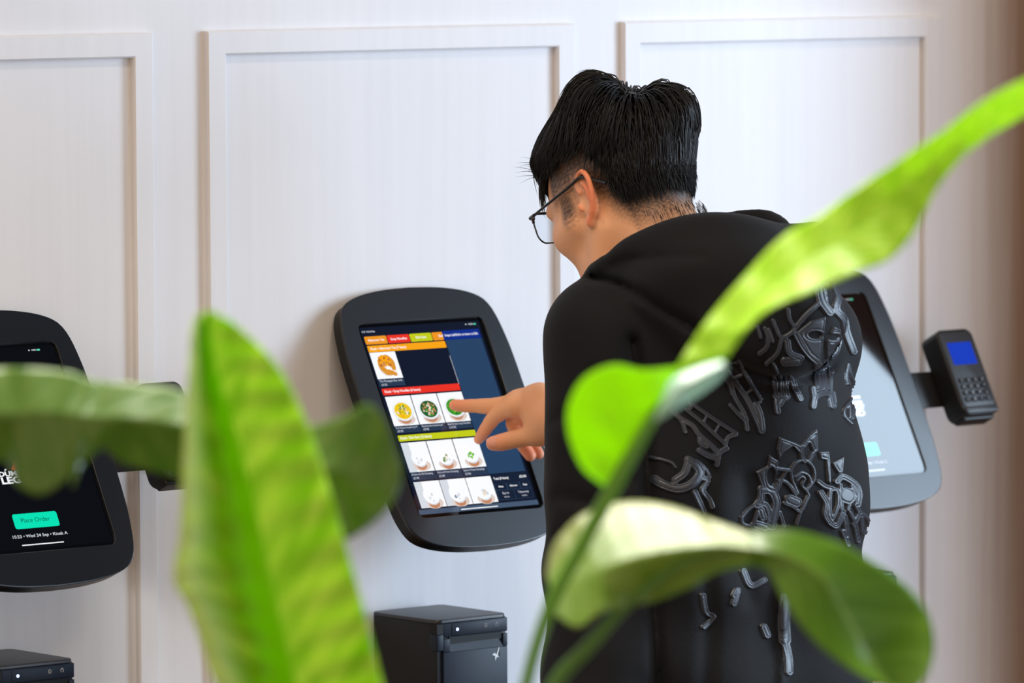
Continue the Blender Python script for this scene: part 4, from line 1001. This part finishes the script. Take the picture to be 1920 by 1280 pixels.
    for k in range(10):
        p = scalp((-0.040+rr.uniform(-0.01, 0.02), 0.085, 0.030+rr.uniform(-0.008, 0.012)), 0.010); a = rr.uniform(-0.30, 0.32); pts = [p]; L = rr.uniform(0.034, 0.052)
        for s in range(SEG): q = np.array([-0.25, 1.0, a+0.62-0.05*s]); pts.append(pts[-1]+q/np.linalg.norm(q)*L/SEG)
        tube(pts, 0.0005)
    # close-cropped back of the head below the long layer
    for k in range(3000):
        th_ = rr.uniform(-2.75, -0.35); v = np.array([0.075*math.cos(th_), 0.096*math.sin(th_), rr.uniform(-0.060, 0.012)]); p = scalp(v, 0.005)
        if p[2] < hairline(p[0], p[1]-0.006)-0.004: continue
        nrm = (p-HC_)/HRD**2; nrm /= np.linalg.norm(nrm); pts = [p]; L = rr.uniform(0.014, 0.026)
        for s in range(5): q = np.array([rr.gauss(0, .10), rr.gauss(0, .06), -1])+nrm*(0.42-0.16*s); pts.append(pts[-1]+q/np.linalg.norm(q)*L/5)
        tube(pts, rr.uniform(0.0006, 0.0010))
    # nape: short hair tapering down
    for k in range(1700):
        th_ = rr.uniform(-2.62, -0.60); x = 0.068*math.cos(th_); y = 0.080*math.sin(th_)-0.016
        dn = max(0, -math.sin(th_)); zt = 0.045-0.115*rr.random()**1.5*(0.40+0.60*dn)
        v = np.array([x, y, (zt-0.045)*0.9]); p = scalp(v, 0.001)
        if p[2] < -0.012:
            fr = max(0, 1-(-0.012-p[2])/0.07); p = np.array([x*(0.79+0.18*fr), y*(0.84+0.13*fr)-0.012, zt])
        nrm = np.array([x, y, 0]); nrm /= np.linalg.norm(nrm); pts = [p]; L = rr.uniform(0.008, 0.018)
        for s in range(4): q = np.array([rr.gauss(0, .12), rr.gauss(0, .08), -1])+nrm*0.22; pts.append(pts[-1]+q/np.linalg.norm(q)*L/4)
        tube(pts, 0.00032)
    V = np.array(B.v); V = HO+V @ HR.T
    return mesh('hair', V, B.f, 'hair', PERSON, smooth=True)
hair()

# ---------------- glasses
def glasses():
    root = bpy.data.objects.new('glasses', None); link(root, PERSON)
    W2 = lambda v: [HO+HR @ np.asarray(p) for p in v]
    yl = 0.106; ZG = 0.008
    for s in (-1, 1):
        cx = s*0.036
        pl = rrect(-0.027, 0.027, -0.021, 0.020, 0.013, 6)
        lens = lambda f: [(cx+x*f, yl-0.10*(cx+x*f)**2*8*0.2, z*f+0.002+ZG) for x, z in pl]
        m = MB(); m.tube(W2(lens(1.0)+lens(1.0)[:1]), 0.0011, 6); 
        top = [p for p in lens(1.0) if p[2] > 0.006+ZG]; m.tube(W2(sorted(top, key=lambda p: p[0])), 0.0019, 8)
        m.build('rim', 'frame_black', root, sh=60)
        V = W2(lens(0.98)); n = len(V); back = [v-HR @ np.array([0, 0.0012, 0]) for v in V]
        mesh('lens', V+back, [tuple(range(n)), tuple(range(2*n-1, n-1, -1))]+[(i, n+i, n+(i+1) % n, (i+1) % n) for i in range(n)], 'lens', root)
        m = MB(); m.tube(W2([(s*0.064, yl-0.004, 0.014+ZG), (s*0.0715, yl-0.006, 0.014+ZG), (s*0.0735, yl-0.016, 0.015+ZG)]), [0.0024, 0.0028, 0.0022], 8)
        m.tube(W2(catmull([(s*0.0735, yl-0.016, 0.015+ZG), (s*0.0765, 0.050, 0.027), (s*0.0790, 0.012, 0.031), (s*0.0805, -0.012, 0.0335), (s*0.0815, -0.034, 0.020), (s*0.0810, -0.050, 0.010)], 24)), list(np.linspace(0.0016, 0.0026, 24)), 8)
        m.build('temple_arm', 'frame_black', root, sh=60)
    m = MB(); m.tube(W2(catmull([(-0.010, yl, 0.010+ZG), (0, yl+0.004, 0.013+ZG), (0.010, yl, 0.010+ZG)], 8)), 0.0013, 8); m.build('bridge', 'frame_black', root, sh=60)
    return root
glasses()

# ------------------------------------------------------------------ foreground plants
def leaf_mat(name, c, c2, gloss=0.35, trans=0.45, vein=70, spec=0.4, edge_sheen=None, fold_shade=None, ribc=None, slant=-0.10, bump=0.35):
    m = bpy.data.materials.new(name); m.use_nodes = True; nt = m.node_tree; b = nt.nodes['Principled BSDF']; out = nt.nodes['Material Output']
    uv = nt.nodes.new('ShaderNodeUVMap'); uv.uv_map = 'uv'
    sp = nt.nodes.new('ShaderNodeSeparateXYZ'); nt.links.new(uv.outputs[0], sp.inputs[0])
    ab = nt.nodes.new('ShaderNodeMath'); ab.operation = 'ABSOLUTE'; nt.links.new(sp.outputs[0], ab.inputs[0])
    # side veins run from the midrib forwards to the edge
    ph = nt.nodes.new('ShaderNodeMath'); ph.operation = 'MULTIPLY_ADD'; nt.links.new(ab.outputs[0], ph.inputs[0]); ph.inputs[1].default_value = slant; nt.links.new(sp.outputs[1], ph.inputs[2])
    cb = nt.nodes.new('ShaderNodeCombineXYZ'); nt.links.new(ph.outputs[0], cb.inputs[1])
    ms = nt.nodes.new('ShaderNodeMath'); ms.operation = 'MULTIPLY'; ms.inputs[1].default_value = 0.05; nt.links.new(sp.outputs[0], ms.inputs[0]); nt.links.new(ms.outputs[0], cb.inputs[0])
    no = nt.nodes.new('ShaderNodeTexNoise'); no.inputs['Scale'].default_value = vein; no.inputs['Detail'].default_value = 2; nt.links.new(cb.outputs[0], no.inputs['Vector'])
    rib = nt.nodes.new('ShaderNodeMapRange'); rib.inputs[1].default_value = 0.0; rib.inputs[2].default_value = 0.07; rib.inputs[3].default_value = 0.55; rib.inputs[4].default_value = 0.0
    nt.links.new(ab.outputs[0], rib.inputs[0])
    mr = nt.nodes.new('ShaderNodeMapRange'); mr.inputs[1].default_value = 0.38; mr.inputs[2].default_value = 0.62; nt.links.new(no.outputs[0], mr.inputs[0])
    mx = nt.nodes.new('ShaderNodeMix'); mx.data_type = 'RGBA'; mx.inputs[6].default_value = rgba(c); mx.inputs[7].default_value = rgba(c2); nt.links.new(mr.outputs[0], mx.inputs[0])
    if fold_shade:
        gi = nt.nodes.new('ShaderNodeMapRange'); gi.inputs[1].default_value = -0.50; gi.inputs[2].default_value = -0.34; gi.interpolation_type = 'SMOOTHSTEP'; nt.links.new(sp.outputs[0], gi.inputs[0])  # shade on the strip left of the midrib, put into the colour
        gj = nt.nodes.new('ShaderNodeMath'); gj.operation = 'LESS_THAN'; gj.inputs[1].default_value = 0.0; nt.links.new(sp.outputs[0], gj.inputs[0])
        gk = nt.nodes.new('ShaderNodeMath'); gk.operation = 'MULTIPLY'; nt.links.new(gi.outputs[0], gk.inputs[0]); nt.links.new(gj.outputs[0], gk.inputs[1])
        mi = nt.nodes.new('ShaderNodeMix'); mi.data_type = 'RGBA'; nt.links.new(gk.outputs[0], mi.inputs[0]); nt.links.new(mx.outputs[2], mi.inputs[6]); mi.inputs[7].default_value = rgba(fold_shade); mx = mi
    if ribc:
        mk = nt.nodes.new('ShaderNodeMix'); mk.data_type = 'RGBA'; nt.links.new(rib.outputs[0], mk.inputs[0]); nt.links.new(mx.outputs[2], mk.inputs[6]); mk.inputs[7].default_value = rgba(ribc); mx = mk
    if edge_sheen:
        gm = nt.nodes.new('ShaderNodeMapRange'); gm.inputs[1].default_value = -0.50; gm.inputs[2].default_value = -0.80; gm.inputs[4].default_value = 0.8; nt.links.new(sp.outputs[0], gm.inputs[0])  # sheen of light on the left edge, painted as a paler colour
        mg = nt.nodes.new('ShaderNodeMix'); mg.data_type = 'RGBA'; nt.links.new(gm.outputs[0], mg.inputs[0]); nt.links.new(mx.outputs[2], mg.inputs[6]); mg.inputs[7].default_value = rgba(edge_sheen); mx = mg
    nt.links.new(mx.outputs[2], b.inputs['Base Color']); b.inputs['Roughness'].default_value = gloss; b.inputs['Specular IOR Level'].default_value = spec
    tr = nt.nodes.new('ShaderNodeBsdfTranslucent'); nt.links.new(mx.outputs[2], tr.inputs['Color'])
    ml = nt.nodes.new('ShaderNodeMixShader'); ml.inputs[0].default_value = trans
    bp = nt.nodes.new('ShaderNodeBump'); bp.inputs['Strength'].default_value = bump; bp.inputs['Distance'].default_value = 0.004
    nt.links.new(no.outputs[0], bp.inputs['Height']); nt.links.new(bp.outputs[0], b.inputs['Normal']); nt.links.new(bp.outputs[0], tr.inputs['Normal'])
    nt.links.new(b.outputs[0], ml.inputs[1]); nt.links.new(tr.outputs[0], ml.inputs[2]); nt.links.new(ml.outputs[0], out.inputs['Surface'])
    MATS[name] = m
leaf_mat('leaf_bright', (172, 222, 22), (206, 236, 96), trans=0.5)
leaf_mat('leaf_upright', (160, 216, 10), (206, 238, 96), trans=0.5, vein=22, edge_sheen=(228, 244, 168), fold_shade=(148, 206, 6), slant=0.13)
leaf_mat('leaf_young', (182, 235, 6), (190, 238, 26), trans=0.55)
leaf_mat('leaf_dark', (84, 130, 34), (108, 142, 58), vein=22, trans=0.3, gloss=0.3, spec=0.6)
leaf_mat('leaf_pale', (116, 156, 44), (150, 180, 80), edge_sheen=(176, 182, 126), vein=30, slant=-0.45, bump=0.12, trans=0.4, gloss=0.3, spec=0.6)
leaf_mat('leaf_mid', (88, 130, 20), (104, 146, 40), vein=16, slant=-0.25, bump=0.06, ribc=(176, 200, 110), trans=0.35, gloss=0.3, spec=0.6)
leaf_mat('leaf_under', (186, 222, 208), (200, 230, 220), bump=0.05, trans=0.3, gloss=0.3, spec=0.6)
mat('petiole', (92, 148, 30), 0.4, 0.5, var=0.1, vscale=20)
mat('petiole_dark', (72, 116, 34), 0.4, 0.5, var=0.1, vscale=20)

def lamina(MBs, secs, d0, m, nv=72, nu=20, ripple=0.0, rfreq=40, u0=-1, u1=1, curl=0.0, dip=0.0):
    """secs: rows of (left px,py,depth) (middle ...) (right ...): a smooth blade through them, depths relative to d0"""
    A = [np.array([[s[k][0], s[k][1], s[k][2]] for s in secs], float) for k in range(3)]
    L, M, R_ = (catmull(a, nv) for a in A)
    V = []; UVs = []; Fc = []
    for i in range(nv):
        for j in range(nu+1):
            u = -1+2*j/nu
            if u < 0: q = M[i]+(L[i]-M[i])*(-u)
            else: q = M[i]+(R_[i]-M[i])*u
            au = abs(u)
            dd = q[2]+ripple*au*math.sin(rfreq*i/nv*2*pi/6.28+(0.8 if u < 0 else 0))-curl*(1-(1-au)**2)+(dip*math.sin(pi*min(1, au*1.25)) if u < 0 else 0)
            V.append(P(q[0], q[1], d0+dd)); UVs.append((u0+(u1-u0)*(u+1)/2, i/(nv-1)))
    for i in range(nv-1):
        for j in range(nu):
            a = i*(nu+1)+j; Fc.append((a, a+1, a+nu+2, a+nu+1))
    MBs['uv'] += UVs; MBs['mb'].add(V, Fc, m)
def leaf(name, lams, mats, parent, **lab):
    D = {'mb': MB(), 'uv': []}
    for l in lams: lamina(D, **l)
    o = mesh(name, D['mb'].v, D['mb'].f, mats, parent, smooth=True, idx=D['mb'].m)
    ul = o.data.uv_layers.new(name='uv'); li = np.empty(len(o.data.loops), np.int32); o.data.loops.foreach_get('vertex_index', li)
    ul.data.foreach_set('uv', np.array(D['uv'], np.float32)[li].ravel())
    so = o.modifiers.new('thickness', 'SOLIDIFY'); so.thickness = 0.0009; so.offset = 0
    return o
def pot(parent, c):
    prof = [(0.10, 0.0), (0.125, 0.01), (0.15, 0.30), (0.158, 0.305), (0.158, 0.33), (0.146, 0.33), (0.142, 0.28)]
    n = 40; V = []; Fc = []
    for r_, z in prof:
        for k in range(n): V.append((c[0]+r_*math.cos(2*pi*k/n), c[1]+r_*math.sin(2*pi*k/n), z))
    for i in range(len(prof)-1):
        for k in range(n): Fc.append((i*n+k, i*n+(k+1) % n, (i+1)*n+(k+1) % n, (i+1)*n+k))
    Fc.append(tuple(range(n-1, -1, -1)))
    inv = Vector(parent.location)
    sharp(mesh('pot', [Vector(v)-inv for v in V], Fc, 'pot', parent), 40)
    mesh('soil', [Vector((c[0]+0.143*math.cos(2*pi*k/n), c[1]+0.143*math.sin(2*pi*k/n), 0.29))-inv for k in range(n)], [tuple(range(n))], 'soil', parent)
def stem(name, parent, pts, rad, m, n=40):
    inv = np.array(parent.location); q = catmull([np.asarray(p) for p in pts], n); r_ = np.interp(np.linspace(0, 1, n), np.linspace(0, 1, len(rad)), rad)
    b_ = MB(); b_.tube([a-inv for a in q], list(r_), 14); return b_.build(name, m, parent, sh=60)

D1 = 5.0
c1 = P(610, 1500, D1+0.05); c1 = np.array([c1[0], c1[1], 0])
pl1 = empty('potted_plant', (0, 0, 0), 'broad-leaved plant with one upright bright leaf and one dark wavy leaf, before the menu kiosk', 'plant', 'foreground plants')
def z3(L, M, R_): return [(L[0], L[1], L[2]), (M[0], M[1], M[2]), (R_[0], R_[1], R_[2])]
A_secs = [
 z3((384, 584, 0.0), (390, 581, 0.0), (398, 582, 0.0)),
 z3((362, 605, -0.010), (392, 612, 0.0), (452, 616, 0.006)),
 z3((354, 690, -0.030), (404, 690, 0.0), (519, 684, 0.010)),
 z3((347, 800, -0.040), (430, 770, 0.0), (560, 757, 0.012)),
 z3((341, 900, -0.045), (456, 860, 0.0), (592, 836, 0.012)),
 z3((337, 1000, -0.045), (484, 970, 0.0), (621, 925, 0.010)),
 z3((325, 1083, -0.050), (508, 1080, 0.0), (650, 1025, 0.008)),
 z3((348, 1130, -0.045), (530, 1170, 0.0), (676, 1115, 0.006)),
 z3((374, 1195, -0.040), (548, 1250, 0.0), (697, 1200, 0.006)),
 z3((398, 1270, -0.035), (566, 1320, 0.0), (718, 1285, 0.006)),
 z3((440, 1350, -0.030), (585, 1390, 0.0), (735, 1360, 0.006)),
 z3((510, 1450, -0.015), (600, 1465, 0.0), (705, 1450, 0.0)),
 z3((590, 1520, 0.0), (606, 1522, 0.0), (622, 1520, 0.0))]
leaf('leaf', [dict(secs=A_secs, d0=D1, m=0, ripple=0.003, rfreq=95, nv=110, nu=28, dip=0.03)], 'leaf_upright', pl1)
B_secs = [
 z3((-110, 720, 0.02), (-108, 800, 0.0), (-105, 850, 0.03)),
 z3((-50, 695, 0.02), (-45, 790, 0.0), (-40, 862, 0.03)),
 z3((0, 690, 0.03), (5, 780, 0.0), (14, 868, 0.02)),
 z3((40, 690, 0.03), (40, 778, 0.0), (30, 908, 0.01)),
 z3((80, 691, 0.03), (76, 775, 0.0), (72, 928, 0.0)),
 z3((130, 697, 0.03), (112, 775, 0.0), (108, 912, -0.01)),
 z3((152, 704, 0.03), (130, 777, 0.0), (130, 892, -0.01)),
 z3((165, 710, 0.03), (142, 779, 0.0), (137, 914, -0.012)),
 z3((180, 713, 0.03), (155, 781, 0.0), (146, 888, -0.008)),
 z3((205, 716, 0.03), (180, 785, 0.0), (160, 868, 0.0)),
 z3((250, 718, 0.03), (225, 785, 0.0), (192, 842, 0.01)),
 z3((310, 726, 0.03), (280, 790, 0.0), (228, 866, 0.02)),
 z3((360, 740, 0.03), (340, 800, 0.0), (275, 880, 0.02)),
 z3((450, 770, 0.03), (430, 830, 0.0), (360, 905, 0.02)),
 z3((540, 800, 0.03), (520, 865, 0.0), (500, 960, 0.02)),
 z3((592, 797, 0.03), (605, 880, 0.0), (610, 1012, 0.02)),
 z3((648, 778, 0.02), (660, 885, 0.0), (655, 1008, 0.0)),
 z3((690, 757, 0.01), (705, 890, 0.0), (700, 978, -0.01)),
 z3((725, 795, 0.0), (735, 885, 0.0), (735, 942, -0.01)),
 z3((750, 870, 0.0), (753, 885, 0.0), (752, 905, 0.0))]
leaf('leaf', [dict(secs=B_secs, d0=D1+0.12, m=0, ripple=0.002, rfreq=60, nv=130, nu=26)], 'leaf_dark', pl1)
stem('petiole', pl1, [c1+[0.02, 0, 0.27], c1*0.5+P(640, 1800, D1+0.02)*[.5, .5, .6], P(630, 1700, D1+0.01), P(606, 1515, D1)], [0.012, 0.010, 0.009, 0.006], 'petiole')
stem('petiole', pl1, [c1+[-0.04, 0.02, 0.27], P(250, 2000, D1+0.15), P(-150, 1300, D1+0.16), P(-160, 900, D1+0.13), P(-105, 800, D1+0.12)], [0.012, 0.010, 0.008, 0.006, 0.004], 'petiole_dark')
pot(pl1, c1)

D2 = 5.15
c2 = P(960, 1500, D2+0.05); c2 = np.array([c2[0], c2[1], 0])
pl2 = empty('potted_plant', (0, 0, 0), 'broad-leaved plant whose long twisted leaf and arching leaf cross in front of the person', 'plant', 'foreground plants')
C1 = [  # the long blade rising to the upper right
 z3((1258, 706, 0.0), (1300, 712, 0.0), (1352, 684, 0.01)),
 z3((1290, 655, 0.01), (1335, 665, 0.0), (1378, 648, -0.01)),
 z3((1330, 596, 0.02), (1375, 615, 0.0), (1408, 608, -0.02)),
 z3((1400, 514, 0.03), (1430, 560, 0.0), (1452, 574, -0.03)),
 z3((1468, 444, 0.03), (1495, 505, 0.0), (1525, 545, -0.03)),
 z3((1540, 402, 0.02), (1560, 460, 0.0), (1602, 512, -0.03)),
 z3((1608, 352, 0.01), (1625, 408, 0.0), (1668, 486, -0.03)),
 z3((1668, 312, 0.0), (1688, 355, 0.0), (1716, 432, -0.02)),
 z3((1720, 276, -0.01), (1738, 312, 0.0), (1752, 362, -0.01)),
 z3((1768, 246, -0.01), (1785, 270, 0.0), (1798, 302, 0.0)),
 z3((1822, 204, -0.02), (1838, 230, 0.0), (1846, 262, 0.01)),
 z3((1880, 168, -0.02), (1898, 192, 0.0), (1905, 226, 0.02)),
 z3((1945, 136, -0.02), (1955, 160, 0.0), (1965, 190, 0.02)),
 z3((2020, 96, 0.0), (2025, 102, 0.0), (2030, 110, 0.0))]
C2 = [  # the lower lobe left of its stalk
 z3((1268, 689, -0.01), (1266, 698, 0.0), (1264, 706, 0.0)),
 z3((1205, 693, -0.02), (1225, 735, -0.01), (1246, 752, 0.0)),
 z3((1150, 684, -0.02), (1185, 755, -0.01), (1226, 785, 0.0)),
 z3((1095, 708, -0.02), (1160, 780, -0.01), (1210, 815, 0.0)),
 z3((1066, 758, -0.01), (1140, 810, -0.01), (1192, 848, 0.0)),
 z3((1066, 815, 0.0), (1125, 848, 0.0), (1174, 878, 0.0)),
 z3((1092, 876, 0.01), (1125, 890, 0.0), (1158, 905, 0.0)),
 z3((1132, 910, 0.01), (1138, 914, 0.0), (1144, 918, 0.0))]
C3 = [  # the pale underside turned over right of the stalk
 z3((1226, 790, 0.0), (1231, 788, 0.0), (1236, 786, 0.0)),
 z3((1240, 752, 0.0), (1252, 760, -0.01), (1264, 768, 0.0)),
 z3((1258, 714, 0.0), (1276, 730, -0.015), (1294, 750, 0.01)),
 z3((1288, 696, 0.0), (1306, 712, -0.015), (1324, 730, 0.01)),
 z3((1325, 683, 0.0), (1336, 695, -0.012), (1346, 712, 0.01)),
 z3((1354, 676, 0.0), (1359, 682, -0.005), (1363, 690, 0.0))]
leaf('leaf', [dict(secs=C1, d0=D2, m=0, ripple=0.003, rfreq=80, nv=110, nu=22), dict(secs=C2, d0=D2, m=1, nv=60, nu=20), dict(secs=C3, d0=D2-0.02, m=2, nv=40, nu=14)], ['leaf_bright', 'leaf_young', 'leaf_under'], pl2)
E1 = [
 z3((1024, 1075, 0.03), (1034, 1105, 0.0), (1038, 1150, -0.02)),
 z3((1040, 1020, 0.04), (1075, 1090, 0.0), (1082, 1176, -0.03)),
 z3((1085, 970, 0.05), (1120, 1072, 0.0), (1125, 1150, -0.02)),
 z3((1140, 946, 0.06), (1175, 1055, 0.0), (1172, 1138, 0.0)),
 z3((1200, 940, 0.06), (1235, 1040, 0.0), (1228, 1126, 0.02)),
 z3((1262, 950, 0.05), (1300, 1030, 0.0), (1290, 1102, 0.03)),
 z3((1325, 972, 0.04), (1355, 1025, 0.0), (1345, 1072, 0.03)),
 z3((1400, 998, 0.02), (1415, 1030, 0.0), (1405, 1060, 0.02)),
 z3((1475, 994, 0.02), (1480, 1045, 0.0), (1440, 1072, 0.0)),
 z3((1555, 1012, 0.03), (1540, 1078, 0.0), (1478, 1140, -0.02)),
 z3((1625, 1046, 0.04), (1578, 1140, 0.0), (1530, 1205, -0.03)),
 z3((1690, 1090, 0.05), (1608, 1195, 0.0), (1590, 1252, -0.03)),
 z3((1736, 1142, 0.05), (1635, 1245, 0.0), (1645, 1280, -0.03)),
 z3((1752, 1205, 0.03), (1665, 1285, 0.0), (1690, 1296, -0.02)),
 z3((1740, 1262, 0.01), (1700, 1300, 0.0), (1712, 1300, 0.0)),
 z3((1716, 1294, 0.0), (1712, 1300, 0.0), (1714, 1302, 0.0))]
leaf('leaf', [dict(secs=E1[:8], d0=D2+0.03, m=0, nv=90, nu=28, ripple=0.001, rfreq=60), dict(secs=E1[7:], d0=D2+0.03, m=1, nv=90, nu=28)], ['leaf_pale', 'leaf_mid'], pl2)
stem('petiole', pl2, [c2+[0.03, 0, 0.27], c2*0.6+P(925, 1800, D2)*[.4, .4, .6], P(940, 1640, D2), P(962, 1440, D2), P(985, 1290, D2), P(1030, 1140, D2), P(1100, 1005, D2), P(1165, 885, D2), P(1228, 772, D2), P(1262, 716, D2+0.006)], [0.011, 0.010, 0.0085, 0.0068, 0.0056, 0.0062, 0.0070, 0.0068, 0.0055, 0.0022], 'petiole')
stem('petiole', pl2, [c2+[-0.02, 0.03, 0.27], c2*0.6+P(930, 1800, D2+0.03)*[.4, .4, .6], P(950, 1640, D2+0.03), P(995, 1420, D2+0.03), P(1040, 1285, D2+0.03), P(1105, 1210, D2+0.03), P(1180, 1130, D2+0.035), P(1290, 1050, D2+0.035), P(1400, 1030, D2+0.035)], [0.011, 0.010, 0.009, 0.0078, 0.0068, 0.0064, 0.005, 0.003, 0.001], 'petiole_dark')
pot(pl2, c2)

# ------------------------------------------------------------------ light: shop windows to the right, warm spots above, dim warm room
def area(name, loc, target, sx, sy, power, color):
    l = bpy.data.lights.new(name, 'AREA'); l.shape = 'RECTANGLE'; l.size = sx; l.size_y = sy; l.energy = power; l.color = color
    o = bpy.data.objects.new(name, l); o.location = loc
    d = Vector(target)-Vector(loc); o.rotation_euler = d.to_track_quat('-Z', 'Y').to_euler(); COL.objects.link(o); return o
area('daylight_window_light', (2.9, -1.97, 1.96), (-1, -1.97, 1.96), 1.30, 2.32, 140, (0.65, 0.82, 1.0))
area('daylight_shopfront_light', (3.4, -5.2, 1.6), (-0.4, -1.0, 1.4), 3.6, 2.8, 150, (0.66, 0.80, 1.0))
area('leaf_fill_light', (-1.2, -1.6, 3.1), (-1.9, -2.6, 1.4), 1.2, 0.6, 95, (1.0, 0.94, 0.84))  # added fill lamp that brightens the foreground leaves
for x in (-0.4, 1.1):
    l = bpy.data.lights.new('ceiling_spot_light', 'SPOT'); l.energy = 24; l.color = (1.0, 0.80, 0.58); l.spot_size = 1.5; l.spot_blend = 0.8; l.shadow_soft_size = 0.05
    o = bpy.data.objects.new('ceiling_spot_light', l); o.location = (x, -0.9, 3.2); o.rotation_euler = (0.2, 0, 0); COL.objects.link(o)
w = bpy.data.worlds.new('world'); SC.world = w; w.use_nodes = True; nt = w.node_tree; bg = nt.nodes['Background']
tc = nt.nodes.new('ShaderNodeTexCoord'); sp = nt.nodes.new('ShaderNodeSeparateXYZ'); nt.links.new(tc.outputs['Generated'], sp.inputs[0])
mr = nt.nodes.new('ShaderNodeMapRange'); mr.inputs[1].default_value = -0.45; mr.inputs[2].default_value = 0.35; nt.links.new(sp.outputs[0], mr.inputs[0])
mx = nt.nodes.new('ShaderNodeMix'); mx.data_type = 'RGBA'; mx.inputs[6].default_value = (0.88, 0.66, 0.47, 1); mx.inputs[7].default_value = (0.05, 0.06, 0.08, 1)
nt.links.new(mr.outputs[0], mx.inputs[0]); nt.links.new(mx.outputs[2], bg.inputs['Color']); bg.inputs['Strength'].default_value = 1.0
SC.view_settings.view_transform = 'Standard'; SC.view_settings.look = 'None'; SC.view_settings.gamma = 1.0; SC.view_settings.use_curve_mapping = False
SC.view_settings.exposure = 0.0
SC.render.film_transparent = False
SC.cycles.use_denoising = True
